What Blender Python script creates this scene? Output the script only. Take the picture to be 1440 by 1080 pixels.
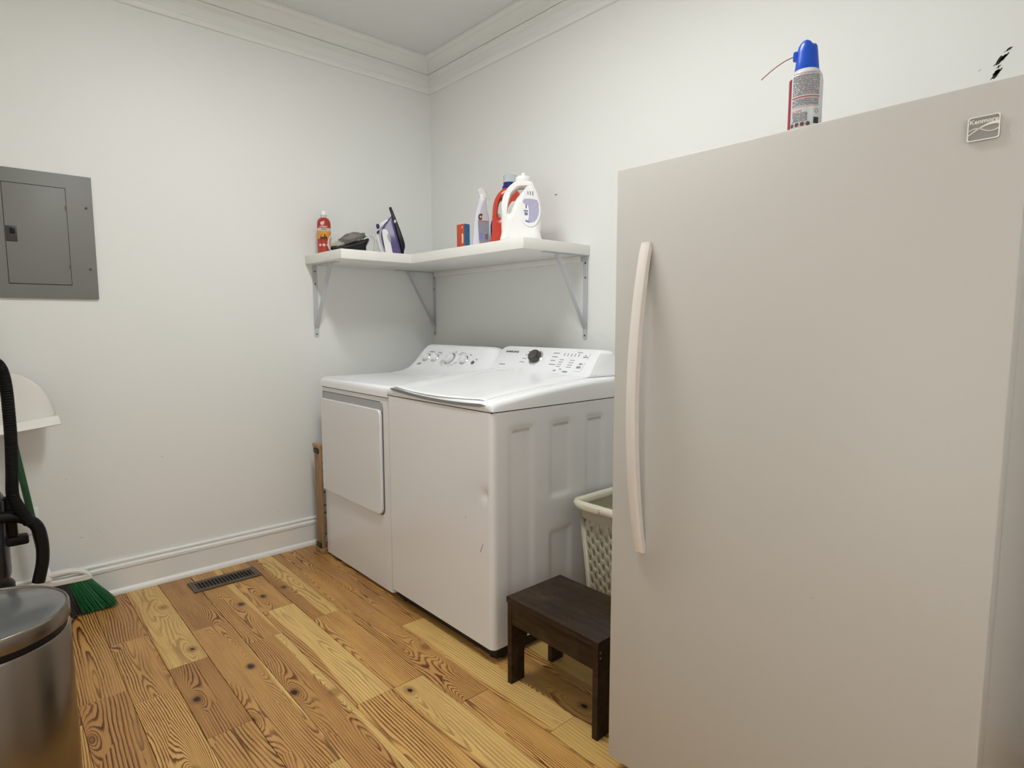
import bpy, bmesh, math, random
from mathutils import Vector, Matrix
random.seed(7)
for o in list(bpy.data.objects): bpy.data.objects.remove(o)
SC = bpy.context.scene
COL = SC.collection
PI = math.pi

# ------------------------------------------------------------------ camera, world, exposure
F_PX, YAW, PITCH, ROLL = 842.8, math.radians(-48.25), math.radians(5.86), math.radians(-.08)
fw = Vector((math.sin(YAW)*math.cos(PITCH), math.cos(YAW)*math.cos(PITCH), -math.sin(PITCH)))
rt = Vector((math.cos(YAW), -math.sin(YAW), 0)); up = rt.cross(fw)
rt, up = rt*math.cos(ROLL)+up*math.sin(ROLL), up*math.cos(ROLL)-rt*math.sin(ROLL)
cam = bpy.data.cameras.new('camera'); camo = bpy.data.objects.new('camera', cam); COL.objects.link(camo)
cam.sensor_fit = 'HORIZONTAL'; cam.sensor_width = 36; cam.lens = F_PX/1440*36; cam.clip_start = .02
m = Matrix((rt, up, -fw)).transposed().to_4x4(); m.translation = (3.2757, -2.2342, 1.27)
camo.matrix_world = m
SC.camera = camo
DAY = 3.1            # daylight level outside the doorway and the added window, both out of view
w = bpy.data.worlds.new('world'); SC.world = w; w.use_nodes = True
w.node_tree.nodes['Background'].inputs[0].default_value = (1, .965, .91, 1)
w.node_tree.nodes['Background'].inputs[1].default_value = DAY
SC.view_settings.view_transform = 'Standard'; SC.view_settings.look = 'None'
SC.view_settings.gamma = 1; SC.view_settings.use_curve_mapping = False
SC.view_settings.exposure = -0.06
LAMP_W = 27.5          # ceiling downlight over the appliances
LAMP_POS = (1.72, -1.38)
LAMP_C = (.985, 1, .985)
CEIL = 2.88; RX = 4.2; RY = -3.5

# ------------------------------------------------------------------ materials
MATS = {}
def mat(name, col, rough=.5, metal=0, spec=.5, bump=0, bscale=200, var=0, vscale=6, trans=0, alpha=1, emit=0, coat=0, stretch=(1,1,1), aniso=0):
    if name in MATS: return MATS[name]
    M = bpy.data.materials.new(name); M.use_nodes = True; n = M.node_tree.nodes; l = M.node_tree.links
    b = n['Principled BSDF']
    b.inputs['Base Color'].default_value = (*col, 1); b.inputs['Roughness'].default_value = rough
    b.inputs['Metallic'].default_value = metal; b.inputs['Specular IOR Level'].default_value = spec
    b.inputs['Transmission Weight'].default_value = trans; b.inputs['Alpha'].default_value = alpha
    b.inputs['Coat Weight'].default_value = coat
    if emit:
        b.inputs['Emission Color'].default_value = (*col, 1); b.inputs['Emission Strength'].default_value = emit
    tc = n.new('ShaderNodeTexCoord'); mp = n.new('ShaderNodeMapping'); mp.inputs['Scale'].default_value = stretch
    l.new(tc.outputs['Object'], mp.inputs[0])
    if var:
        t = n.new('ShaderNodeTexNoise'); t.inputs['Scale'].default_value = vscale; t.inputs['Detail'].default_value = 5
        l.new(mp.outputs[0], t.inputs['Vector'])
        mx = n.new('ShaderNodeMix'); mx.data_type = 'RGBA'
        mx.inputs['A'].default_value = (*[c*(1-var) for c in col], 1); mx.inputs['B'].default_value = (*[min(1, c*(1+var)) for c in col], 1)
        l.new(t.outputs[0], mx.inputs['Factor']); l.new(mx.outputs['Result'], b.inputs['Base Color'])
    if bump:
        t = n.new('ShaderNodeTexNoise'); t.inputs['Scale'].default_value = bscale; t.inputs['Detail'].default_value = 3
        l.new(mp.outputs[0], t.inputs['Vector'])
        bp = n.new('ShaderNodeBump'); bp.inputs['Strength'].default_value = bump; bp.inputs['Distance'].default_value = .002
        l.new(t.outputs[0], bp.inputs['Height']); l.new(bp.outputs[0], b.inputs['Normal'])
    MATS[name] = M
    return M

class G:                                   # tiny node-graph helper
    def __init__(s, M): s.n = M.node_tree.nodes; s.l = M.node_tree.links
    def put(s, v, sock):
        if isinstance(v, (int, float)): sock.default_value = v
        elif isinstance(v, tuple): sock.default_value = v
        else: s.l.new(v, sock)
    def m(s, op, a, b=0., c=0.):
        k = s.n.new('ShaderNodeMath'); k.operation = op
        for i, v in enumerate((a, b, c)): s.put(v, k.inputs[i])
        return k.outputs[0]
    def xyz(s, a, b, c):
        k = s.n.new('ShaderNodeCombineXYZ')
        for i, v in enumerate((a, b, c)): s.put(v, k.inputs[i])
        return k.outputs[0]
    def noise(s, v, scale=1, detail=2, rough=.5):
        k = s.n.new('ShaderNodeTexNoise'); s.put(v, k.inputs['Vector']); k.inputs['Scale'].default_value = scale
        k.inputs['Detail'].default_value = detail; k.inputs['Roughness'].default_value = rough
        return k.outputs[0]
    def ss(s, v, a, b, o0=0., o1=1.):
        k = s.n.new('ShaderNodeMapRange'); k.interpolation_type = 'SMOOTHSTEP'
        s.put(v, k.inputs[0]); s.put(a, k.inputs[1]); s.put(b, k.inputs[2]); s.put(o0, k.inputs[3]); s.put(o1, k.inputs[4])
        return k.outputs[0]
    def mix(s, f, a, b, bt='MIX'):
        k = s.n.new('ShaderNodeMix'); k.data_type = 'RGBA'; k.blend_type = bt
        s.put(f, k.inputs['Factor']); s.put(a, k.inputs['A']); s.put(b, k.inputs['B'])
        return k.outputs['Result']

def pine_material():
    M = bpy.data.materials.new('heart_pine'); M.use_nodes = True; g = G(M); n = g.n
    b = n['Principled BSDF']
    tc = n.new('ShaderNodeTexCoord'); sp = n.new('ShaderNodeSeparateXYZ'); g.l.new(tc.outputs['Object'], sp.inputs[0])
    R = n.new('ShaderNodeObjectInfo').outputs['Random']
    R2 = g.m('FRACT', g.m('MULTIPLY', R, 17.31)); R3 = g.m('FRACT', g.m('MULTIPLY', R, 91.7)); R4 = g.m('FRACT', g.m('MULTIPLY', R, 53.9))
    x = g.m('ADD', sp.outputs[0], g.m('MULTIPLY', R, 60.)); y = sp.outputs[1]
    seed = g.m('MULTIPLY', R2, 40.)
    # pith line wandering along the board, and its depth below the face (plain-sawn cathedral figure)
    c = g.m('ADD', g.m('MULTIPLY', g.m('SUBTRACT', g.noise(g.xyz(g.m('MULTIPLY', x, .9), seed, 0.), 1, 1), .5), .12), g.m('MULTIPLY', g.m('SUBTRACT', R3, .5), .17))
    d = g.m('MULTIPLY', g.m('SUBTRACT', g.noise(g.xyz(g.m('MULTIPLY', x, 1.15), g.m('ADD', seed, 9.), 3.), 1, 1.5), .46), .21)
    wob = g.m('MULTIPLY', g.m('SUBTRACT', g.noise(g.xyz(g.m('MULTIPLY', x, 3.2), g.m('MULTIPLY', y, 22.), seed), 1, 4, .6), .5), .016)
    yy = g.m('SUBTRACT', y, c)
    r = g.m('SQRT', g.m('ADD', g.m('MULTIPLY', yy, yy), g.m('MULTIPLY', d, d)))
    r = g.m('ADD', r, wob)
    # knots
    vo = n.new('ShaderNodeTexVoronoi'); vo.voronoi_dimensions = '2D'; vo.inputs['Scale'].default_value = 1; vo.inputs['Randomness'].default_value = .9
    SXK, SYK = 2.3, 6.5
    vx, vy = g.m('MULTIPLY', x, SXK), g.m('ADD', g.m('MULTIPLY', y, SYK), g.m('MULTIPLY', R, 90.))
    g.put(g.xyz(vx, vy, 0.), vo.inputs['Vector'])
    cs = n.new('ShaderNodeSeparateColor'); g.l.new(vo.outputs['Color'], cs.inputs[0])
    ps = n.new('ShaderNodeSeparateXYZ'); g.l.new(vo.outputs['Position'], ps.inputs[0])
    dx = g.m('DIVIDE', g.m('SUBTRACT', vx, ps.outputs[0]), SXK); dyk = g.m('DIVIDE', g.m('SUBTRACT', vy, ps.outputs[1]), SYK)
    gate = g.ss(cs.outputs[0], .50, .51)
    def gauss(sx, sy):
        a = g.m('DIVIDE', dx, sx); b_ = g.m('DIVIDE', dyk, sy)
        return g.m('POWER', 2.718, g.m('MULTIPLY', g.m('ADD', g.m('MULTIPLY', a, a), g.m('MULTIPLY', b_, b_)), -1.))
    edge = g.m('MULTIPLY', g.m('SUBTRACT', g.noise(g.xyz(g.m('MULTIPLY', x, 70.), g.m('MULTIPLY', y, 90.), seed), 1, 3), .5), .9)
    ka = g.m('DIVIDE', dx, .0155); kb_ = g.m('DIVIDE', dyk, .0105)
    dist = g.m('ADD', g.m('SQRT', g.m('ADD', g.m('MULTIPLY', ka, ka), g.m('MULTIPLY', kb_, kb_))), edge)
    flame = g.m('ADD', g.m('MULTIPLY', gauss(.17, .030), .050), g.m('MULTIPLY', gauss(.045, .020), .030))
    r = g.m('SUBTRACT', r, g.m('MULTIPLY', flame, gate))
    freq = g.m('ADD', 85., g.m('MULTIPLY', R4, 70.))
    ph = g.m('FRACT', g.m('MULTIPLY', r, freq))
    late = g.m('MULTIPLY', g.ss(ph, .42, .80), g.ss(ph, 1.0, .94))
    amp = g.ss(g.noise(g.xyz(g.m('MULTIPLY', x, 2.), g.m('MULTIPLY', y, 16.), g.m('ADD', seed, 5.)), 1, 2), .28, .62, .22, 1.)
    late = g.m('MULTIPLY', late, amp)
    fib = g.noise(g.xyz(g.m('MULTIPLY', x, 7.), g.m('MULTIPLY', y, 330.), seed), 1, 3, .6)
    # colours
    early = g.mix(R3, (.78, .46, .145, 1), (.55, .29, .092, 1))
    sapedge = g.m('ADD', g.m('MULTIPLY', g.m('SUBTRACT', R4, .5), .16), g.m('MULTIPLY', g.m('SUBTRACT', g.noise(g.xyz(g.m('MULTIPLY', x, 1.2), seed, 20.), 1, 1), .5), .10))
    sap = g.m('MULTIPLY', g.ss(g.m('SUBTRACT', y, sapedge), .020, .026), g.ss(R2, .45, .5))
    early = g.mix(sap, early, (.84, .58, .21, 1))
    latec = g.mix(R2, (.120, .036, .009, 1), (.18, .062, .017, 1))
    colr = g.mix(g.m('MULTIPLY', late, g.m('SUBTRACT', 1., g.m('MULTIPLY', sap, .55))), early, latec)
    colr = g.mix(g.ss(fib, .3, .75, .0, .30), colr, (.30, .15, .06, 1), 'MULTIPLY')
    # board tone and grubby patches
    tone = g.noise(g.xyz(g.m('MULTIPLY', x, 3.), g.m('MULTIPLY', y, 9.), seed), 1, 3)
    colr = g.mix(g.ss(tone, .45, .75, 0., .30), colr, (.62, .50, .36, 1), 'MULTIPLY')
    colr = g.mix(g.m('MULTIPLY', R, .38), colr, (.66, .54, .42, 1), 'MULTIPLY')
    kn = g.m('MULTIPLY', g.ss(dist, g.m('ADD', .85, g.m('MULTIPLY', cs.outputs[1], .9)), .55), g.m('MULTIPLY', gate, g.ss(cs.outputs[2], .25, .3)))
    colr = g.mix(kn, colr, (.022, .007, .003, 1))
    halo = g.m('MULTIPLY', g.ss(dist, 2.6, .8, 0., .6), gate)
    colr = g.mix(halo, colr, (.36, .17, .07, 1), 'MULTIPLY')
    g.put(colr, b.inputs['Base Color'])
    g.put(g.ss(late, 0., 1., .34, .44), b.inputs['Roughness'])
    b.inputs['Specular IOR Level'].default_value = .38
    bp = n.new('ShaderNodeBump'); bp.inputs['Strength'].default_value = .12; bp.inputs['Distance'].default_value = .001
    g.put(g.m('ADD', late, fib), bp.inputs['Height']); g.l.new(bp.outputs[0], b.inputs['Normal'])
    return M

def darkwood_material():
    M = bpy.data.materials.new('dark_stained_wood'); M.use_nodes = True; g = G(M); b = g.n['Principled BSDF']
    tc = g.n.new('ShaderNodeTexCoord'); mp = g.n.new('ShaderNodeMapping'); mp.inputs['Scale'].default_value = (6, 60, 60)
    g.l.new(tc.outputs['Object'], mp.inputs[0])
    a = g.noise(mp.outputs[0], 1, 5, .6); p = g.noise(tc.outputs['Object'], 9, 5, .6); s = g.noise(tc.outputs['Object'], 130, 2, .5)
    c = g.mix(g.ss(a, .3, .75), (.014, .007, .0035, 1), (.042, .022, .011, 1))
    c = g.mix(g.ss(p, .50, .72, 0., .55), c, (.085, .056, .032, 1))
    c = g.mix(g.ss(s, .73, .78, 0., .6), c, (.28, .2, .13, 1))
    g.put(c, b.inputs['Base Color']); g.put(g.ss(p, .3, .7, .32, .55), b.inputs['Roughness'])
    b.inputs['Specular IOR Level'].default_value = .28
    return M

def steel_material():
    M = bpy.data.materials.new('brushed_steel'); M.use_nodes = True; g = G(M); b = g.n['Principled BSDF']
    tc = g.n.new('ShaderNodeTexCoord'); mp = g.n.new('ShaderNodeMapping'); mp.inputs['Scale'].default_value = (3, 3, 900)
    g.l.new(tc.outputs['Object'], mp.inputs[0]); a = g.noise(mp.outputs[0], 1, 2)
    b.inputs['Metallic'].default_value = 1
    g.put(g.mix(a, (.25, .212, .175, 1), (.275, .235, .195, 1)), b.inputs['Base Color'])
    g.put(g.ss(a, 0., 1., .22, .27), b.inputs['Roughness'])
    b.inputs['Anisotropic'].default_value = .6
    return M

def print_material(name, base, ink, sx, sz, thr=.5, axis='Object'):
    """rows of tiny unreadable print"""
    M = bpy.data.materials.new(name); M.use_nodes = True; g = G(M); b = g.n['Principled BSDF']
    tc = g.n.new('ShaderNodeTexCoord'); sp = g.n.new('ShaderNodeSeparateXYZ'); g.l.new(tc.outputs[axis], sp.inputs[0])
    h = g.m('ADD', sp.outputs[0], g.m('MULTIPLY', sp.outputs[1], .7))
    row = g.m('FLOOR', g.m('MULTIPLY', sp.outputs[2], sz)); fr = g.m('FRACT', g.m('MULTIPLY', sp.outputs[2], sz))
    nz = g.noise(g.xyz(g.m('MULTIPLY', h, sx), g.m('MULTIPLY', row, 7.7), 0.), 1, 2)
    k = g.m('MULTIPLY', g.ss(nz, thr-.05, thr+.05), g.m('MULTIPLY', g.ss(fr, .1, .25), g.ss(fr, .9, .75)))
    g.put(g.mix(k, base, ink), b.inputs['Base Color']); b.inputs['Roughness'].default_value = .35
    MATS[name] = M; return M

WALL = mat('wall_paint', (.83, .845, .83), .55, bump=.10, bscale=90, var=.012, vscale=2)
CEILM = mat('ceiling_paint', (.80, .825, .82), .8, bump=.08, bscale=120)
TRIMW = mat('trim_paint', (.85, .86, .845), .35, bump=.06, bscale=60, var=.02, vscale=9)
PINE = pine_material(); DARKW = darkwood_material(); STEEL = steel_material()
ENAMEL = mat('white_enamel', (.80, .80, .81), .20, spec=.5, coat=.2)
ENAMELT = mat('white_plastic_top', (.90, .915, .935), .24)
FREEZ = mat('freezer_paint', (.55, .535, .50), .42, bump=.10, bscale=420)
HANDLE = mat('handle_plastic', (.78, .735, .69), .35)
SHELFW = mat('shelf_paint', (.85, .85, .82), .45, bump=.08, bscale=40, var=.03, vscale=8)
BRKT = mat('bracket_paint', (.55, .57, .60), .4)
GREY = mat('panel_grey', (.205, .21, .20), .5, bump=.05, bscale=300, var=.03, vscale=5)
GREYD = mat('latch_dark', (.035, .035, .035), .45)
BLACK = mat('black_plastic', (.006, .006, .0065), .4, spec=.22)
BLACKR = mat('black_rubber', (.006, .006, .006), .6, spec=.15)
GAP = mat('dark_gap', (.02, .02, .02), .8)
CHROME = mat('chrome', (.75, .75, .76), .12, metal=1)
DCHROME = mat('dark_chrome', (.22, .215, .19), .22, metal=1)
INK = mat('ink_black', (.03, .03, .035), .5)
INKG = mat('ink_grey', (.30, .31, .34), .5)
WHITE = mat('white_plastic', (.86, .86, .86), .32)
CREAM = mat('cream_plastic', (.50, .455, .345), .42)

# ------------------------------------------------------------------ helpers
def tag(o, label=None, cat=None, group=None, kind=None):
    if label: o['label'] = label
    if cat: o['category'] = cat
    if group: o['group'] = group
    if kind: o['kind'] = kind
    return o
def thing(name, label, cat, loc=(0, 0, 0), rz=0, group=None):
    o = bpy.data.objects.new(name, None); COL.objects.link(o); o.location = loc; o.rotation_euler = (0, 0, rz)
    o.empty_display_size = .05
    return tag(o, label, cat, group)
def root_of(o):
    while o.parent: o = o.parent
    return o
def link(name, me, m, parent=None, smooth=40, world=False):
    if world and parent is not None:
        r = root_of(parent)
        me.transform((Matrix.Translation(r.location) @ r.rotation_euler.to_matrix().to_4x4()).inverted())
    o = bpy.data.objects.new(name, me); COL.objects.link(o); o.parent = parent
    if m is not None: me.materials.clear(); me.materials.append(m)
    if smooth:
        me.shade_smooth(); me.set_sharp_from_angle(angle=math.radians(smooth))
    return o
def obj(name, bm, m, parent=None, smooth=40, world=False, fix=True):
    if fix: bmesh.ops.recalc_face_normals(bm, faces=bm.faces)
    me = bpy.data.meshes.new(name); bm.to_mesh(me); bm.free()
    return link(name, me, m, parent, smooth, world)
def struct(name, bm, m, label, cat, smooth=30):
    return tag(obj(name, bm, m, None, smooth), label, cat, kind='structure')
def NB(): return bmesh.new()
def face(bm, pts):
    return bm.faces.new([bm.verts.new(p) for p in pts])
def box(bm, x0, x1, y0, y1, z0, z1, bev=0, seg=2):
    r = bmesh.ops.create_cube(bm, size=1)
    vs = r['verts']
    for v in vs: v.co = Vector((x0+(v.co.x+.5)*(x1-x0), y0+(v.co.y+.5)*(y1-y0), z0+(v.co.z+.5)*(z1-z0)))
    if bev:
        es = list({e for v in vs for e in v.link_edges})
        bmesh.ops.bevel(bm, geom=es, offset=bev, segments=seg, affect='EDGES', profile=.5)
    return bm
def bx(*a, **k): return box(NB(), *a, **k)
def strip(bm, rings, close=True, caps=(True, True)):
    """rings: list of lists of points; quads between consecutive rings"""
    V = [[bm.verts.new(p) for p in r] for r in rings]; n = len(rings[0])
    for a, b in zip(V, V[1:]):
        for i in range(n if close else n-1):
            j = (i+1) % n
            try: bm.faces.new((a[i], a[j], b[j], b[i]))
            except ValueError: pass
    if caps[0]: bm.faces.new(V[0][::-1])
    if caps[1]: bm.faces.new(V[-1])
    return bm
def lathe(bm, prof, seg=32, c=(0, 0, 0), axis=None):
    """prof [(r,z)], axis: direction of local z"""
    q = Vector((0, 0, 1)).rotation_difference(Vector(axis).normalized()) if axis is not None else None
    rings = []
    for r, z in prof:
        ring = []
        for i in range(seg):
            p = Vector((max(r, 1e-5)*math.cos(2*PI*i/seg), max(r, 1e-5)*math.sin(2*PI*i/seg), z))
            if q: p = q @ p
            ring.append(p+Vector(c))
        rings.append(ring)
    return strip(bm, rings)
def frames(pts):
    P = [Vector(p) for p in pts]; T = []
    for i in range(len(P)):
        T.append((P[min(i+1, len(P)-1)]-P[max(i-1, 0)]).normalized())
    a = Vector((0, 0, 1)) if abs(T[0].z) < .9 else Vector((1, 0, 0))
    n = (a-T[0]*a.dot(T[0])).normalized(); out = []
    for i, t in enumerate(T):
        n = (n-t*n.dot(t)).normalized(); out.append((P[i], n, t.cross(n)))
    return out
def tube(bm, pts, rad, seg=10):
    rings = []
    for i, (p, n, b) in enumerate(frames(pts)):
        r = rad[i] if isinstance(rad, (list, tuple)) else rad
        rings.append([p+n*r*math.cos(2*PI*k/seg)+b*r*math.sin(2*PI*k/seg) for k in range(seg)])
    return strip(bm, rings)
def smooth_pts(P, n=8):
    P = [Vector(p) for p in P]; out = []
    for i in range(len(P)-1):
        p0 = P[max(i-1, 0)]; p1 = P[i]; p2 = P[i+1]; p3 = P[min(i+2, len(P)-1)]
        for k in range(n):
            t = k/n
            out.append(.5*((2*p1)+(p2-p0)*t+(2*p0-5*p1+4*p2-p3)*t*t+(3*p1-p0-3*p2+p3)*t**3))
    out.append(P[-1]); return out
def prism(bm, poly, ax, a, b):
    """poly [(u,v)]; ax 'x': (u,v)->(y,z); 'y': (x,z); 'z': (x,y)"""
    def mk(u, v, t): return {'x': (t, u, v), 'y': (u, t, v), 'z': (u, v, t)}[ax]
    return strip(bm, [[mk(u, v, a) for u, v in poly], [mk(u, v, b) for u, v in poly]])
def rrect(x0, x1, y0, y1, r, n=6, rs=None):
    rs = rs or (r, r, r, r); out = []
    for (cx, cy, a, rr) in ((x1, y1, 0, rs[0]), (x0, y1, 90, rs[1]), (x0, y0, 180, rs[2]), (x1, y0, 270, rs[3])):
        sx = -1 if cx == x1 else 1; sy = -1 if cy == y1 else 1
        for k in range(n+1):
            t = math.radians(a+90*k/n)
            out.append((cx+sx*rr+rr*math.cos(t), cy+sy*rr+rr*math.sin(t)))
    return out
def bevel_all(bm, off, seg=2, ang=30):
    es = [e for e in bm.edges if len(e.link_faces) == 2 and e.calc_face_angle(0) > math.radians(ang)]
    bmesh.ops.bevel(bm, geom=es, offset=off, segments=seg, affect='EDGES', profile=.5); return bm
DG = None
def curve_mesh(cu):
    o = bpy.data.objects.new('tmp', cu); COL.objects.link(o)
    dg = bpy.context.evaluated_depsgraph_get(); dg.update()
    me = bpy.data.meshes.new_from_object(o.evaluated_get(dg)); bpy.data.objects.remove(o); bpy.data.curves.remove(cu)
    return me
def outline_mesh(loops, half, bev=0, res=3, smoothed=True):
    """2D loops (first outer, others holes) -> solid of thickness 2*(half+bev) in XY, rounded rim"""
    cu = bpy.data.curves.new('outline', 'CURVE'); cu.dimensions = '2D'; cu.fill_mode = 'BOTH'
    for L in loops:
        s = cu.splines.new('POLY'); s.points.add(len(L)-1)
        for p, q in zip(s.points, L): p.co = (q[0], q[1], 0, 1)
        s.use_cyclic_u = True
    cu.extrude = half; cu.bevel_depth = bev; cu.bevel_resolution = res; cu.offset = -bev
    return curve_mesh(cu)
def smooth_loop(P, n=5):
    P = [Vector((*p, 0)) for p in P]; N = len(P); out = []
    for i in range(N):
        p0, p1, p2, p3 = P[i-1], P[i], P[(i+1) % N], P[(i+2) % N]
        for k in range(n):
            t = k/n
            v = .5*((2*p1)+(p2-p0)*t+(2*p0-5*p1+4*p2-p3)*t*t+(3*p1-p0-3*p2+p3)*t**3)
            out.append((v.x, v.y))
    return out
def text_mesh(s, size, depth=.0003, bold=0):
    cu = bpy.data.curves.new('lettering', 'FONT'); cu.body = s; cu.size = size; cu.extrude = depth; cu.offset = bold
    cu.align_x = 'CENTER'; cu.align_y = 'CENTER'; cu.resolution_u = 3
    return curve_mesh(cu)
def basis(o, X, Y):
    X = Vector(X).normalized(); Y = Vector(Y); Y = (Y-X*Y.dot(X)).normalized(); Z = X.cross(Y)
    M = Matrix((X, Y, Z)).transposed().to_4x4(); M.translation = Vector(o); return M
def dup(root, loc=None, rz=None, **kw):
    r = root.copy(); COL.objects.link(r)
    if loc is not None: r.location = loc
    if rz is not None: r.rotation_euler = (0, 0, rz)
    for k, v in kw.items(): r[k] = v
    for ch in list(root.children):
        c = ch.copy(); COL.objects.link(c); c.parent = r
        for gch in list(ch.children):
            d = gch.copy(); COL.objects.link(d); d.parent = c
    return r
def sstep(a, b, x):
    t = max(0, min(1, (x-a)/(b-a))); return t*t*(3-2*t)

# ------------------------------------------------------------------ room shell
floor = struct('floor', bx(0, RX, RY, 0, -.12, -.02), mat('subfloor', (.03, .017, .008), .9), 'reddish yellow pine plank floor of the laundry room', 'floor')
seams = [0, -.125, -.25, -.37, -.495, -.62, -.745, -.87, -.985, -1.107, -1.237, -1.375, -1.513, -1.653, -1.79, -1.925, -2.065, -2.2]
y = -2.2
while y > RY+.05:
    y -= random.choice((.125, .132, .138)); seams.append(max(y, RY))
joints = {7: [1.169], 8: [.862, 1.75], 9: [.861, 1.526], 10: [.66, 1.526], 11: [.888, 2.3], 12: [.634, 1.377], 13: [.88, 1.377], 14: [.545, 1.025], 15: [.918, 1.8], 16: [1.035], 17: [.7, 1.6]}
joints[8] = [1.75]; joints[9] = [.862, 1.526]; joints[13] = [.875, 1.37]; joints[12] = [.634, 1.72]; joints[6] = [1.17, 2.2]; joints[7] = [1.169, 2.05]
plank_i = 0
for i in range(len(seams)-1):
    y1, y0 = seams[i], seams[i+1]
    J = list(joints.get(i, [random.uniform(.4, 1.2)]))
    while J[-1] < RX-.5: J.append(J[-1]+random.uniform(.6, 1.3))
    J = [0]+[j for j in J if j < RX-.15]+[RX]
    for a, b in zip(J, J[1:]):
        L = (b-a)/2-.0006; Wd = (y1-y0)/2-.0007
        p = obj('plank', bx(-L, L, -Wd, Wd, -.02, 0, bev=.0011, seg=1), PINE, floor, smooth=0)
        p.location = ((a+b)/2, (y0+y1)/2, random.uniform(-.0004, .0004))

wl = struct('wall_left', bx(-.1, 0, RY-.1, .1, 0, CEIL), WALL, 'white painted wall carrying the grey breaker panel', 'wall')
wb = struct('wall_back', bx(0, RX, 0, .1, 0, CEIL), WALL, 'white painted wall behind washer, dryer and freezer', 'wall')
# front wall (behind the photographer) with a doorway opening closed by a door, and right wall
bm = NB(); box(bm, 0, 2.7, RY-.1, RY, 0, CEIL); box(bm, 3.55, RX, RY-.1, RY, 0, CEIL); box(bm, 2.7, 3.55, RY-.1, RY, 2.05, CEIL)
struct('wall_front', bm, WALL, 'white painted wall with the doorway, facing the appliances', 'wall')
bm = NB()
WY_, WZ_ = (-2.35, -1.25), (.95, 2.15)
box(bm, RX, RX+.1, RY-.1, WY_[0], 0, CEIL); box(bm, RX, RX+.1, WY_[1], .1, 0, CEIL); box(bm, RX, RX+.1, *WY_, 0, WZ_[0]); box(bm, RX, RX+.1, *WY_, WZ_[1], CEIL)
struct('wall_right', bm, WALL, 'white painted wall opposite the breaker panel wall', 'wall')
struct('ceiling', bx(-.1, RX+.1, RY-.1, .1, CEIL, CEIL+.1), CEILM, 'flat grey-white painted ceiling', 'ceiling')
wn = tag(thing('added_window', 'added white sash window, out of view, in the wall opposite the breaker panel', 'window', (RX+.05, -1.8, .95)), kind='structure')  # unseen window, added to brighten the freezer's right side
fr_ = NB()
for a in ((-.55, -.50, 0, 1.2), (.50, .55, 0, 1.2), (-.50, .50, 0, .05), (-.50, .50, 1.15, 1.2), (-.50, .50, .58, .62)): box(fr_, -.03, .03, *a)
obj('window_frame', fr_, TRIMW, wn, smooth=0)
for z0, z1 in ((.05, .58), (.62, 1.15)): obj('pane', bx(-.002, .002, -.50, .50, z0, z1), mat('window_glass', (.95, .97, .96), .02, alpha=.06), wn, smooth=0)
obj('window_sill', bx(-.09, -.03, -.60, .60, -.03, 0, bev=.004), TRIMW, wn)
dr = tag(thing('door_1', 'white panelled door standing open outside the doorway', 'door', (3.60, RY-.54, 0), PI/2), kind='structure')
obj('door_leaf', bx(-.42, .42, -.02, .02, .008, 2.04, bev=.003), TRIMW, dr)
for zx in ((.2, .95), (1.05, 1.9)):
    for sx in (-1, 1): obj('door_panel', bx(sx*.2-.14, sx*.2+.14, .02, .028, zx[0], zx[1], bev=.006), TRIMW, dr)
bm = NB(); lathe(bm, [(0, .0), (.012, 0), (.012, .03), (.027, .04), (.027, .055), (0, .065)], 20, (-.36, .02, 1.0), (0, 1, 0)); obj('door_knob', bm, CHROME, dr)
bm = NB(); box(bm, 2.62, 2.7, RY, RY+.018, 0, 2.13); box(bm, 3.55, 3.63, RY, RY+.018, 0, 2.13); box(bm, 2.7, 3.55, RY, RY+.018, 2.05, 2.13)
pl_ = bpy.data.lights.new('doorway_portal', 'AREA'); pl_.shape = 'RECTANGLE'; pl_.size = .85; pl_.size_y = 2.05; pl_.cycles.is_portal = True
po_ = bpy.data.objects.new('doorway_portal', pl_); COL.objects.link(po_); po_.location = (3.125, RY-.10, 1.025); po_.rotation_euler = (-PI/2, 0, 0)
pl_ = bpy.data.lights.new('window_portal', 'AREA'); pl_.shape = 'RECTANGLE'; pl_.size = 1.2; pl_.size_y = 1.1; pl_.cycles.is_portal = True
po_ = bpy.data.objects.new('window_portal', pl_); COL.objects.link(po_); po_.location = (RX+.095, -1.8, 1.55); po_.rotation_euler = (0, PI/2, 0)
struct('trim_5', bm, TRIMW, 'white casing around the doorway', 'trim')

# mitred mouldings running round the room: profile (offset from wall, z)
def moulding(prefix, names, prof, labels, cat, sides):
    corners = [(0, RY), (0, 0), (RX, 0), (RX, RY)]
    ins = [(1, 1), (1, -1), (-1, -1), (-1, 1)]
    for (a, b), nm, lb in zip(sides, names, labels):
        rings = []
        for k in (a, b):
            (cx, cy), (ix, iy) = corners[k], ins[k]
            rings.append([(cx+ix*o, cy+iy*o, z) for o, z in prof])
        struct(nm, strip(NB(), rings), TRIMW, lb, cat, smooth=35)
cove = [(.036+.040*(1-math.cos(t)), 2.796+.058*math.sin(t)) for t in [PI/2*k/7 for k in range(8)]]
crown = [(.0005, CEIL-.0005), (.088, CEIL-.0005), (.088, 2.868), (.082, 2.860)]+cove[::-1]+[(.030, 2.796), (.036, 2.790), (.036, 2.783), (.028, 2.777), (.020, 2.774), (.015, 2.770), (.015, 2.728), (.018, 2.724), (.018, 2.718), (.015, 2.714), (.015, 2.700), (.010, 2.692), (.0005, 2.690)]
moulding('crown', ['trim_1', 'trim_2', 'trim_3', 'trim_4'], crown, ['white crown moulding over the breaker panel wall', 'white crown moulding over the wall with washer and freezer', 'white crown moulding over the right wall', 'white crown moulding over the doorway wall'], 'crown moulding', [(0, 1), (1, 2), (2, 3), (3, 0)])
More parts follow.
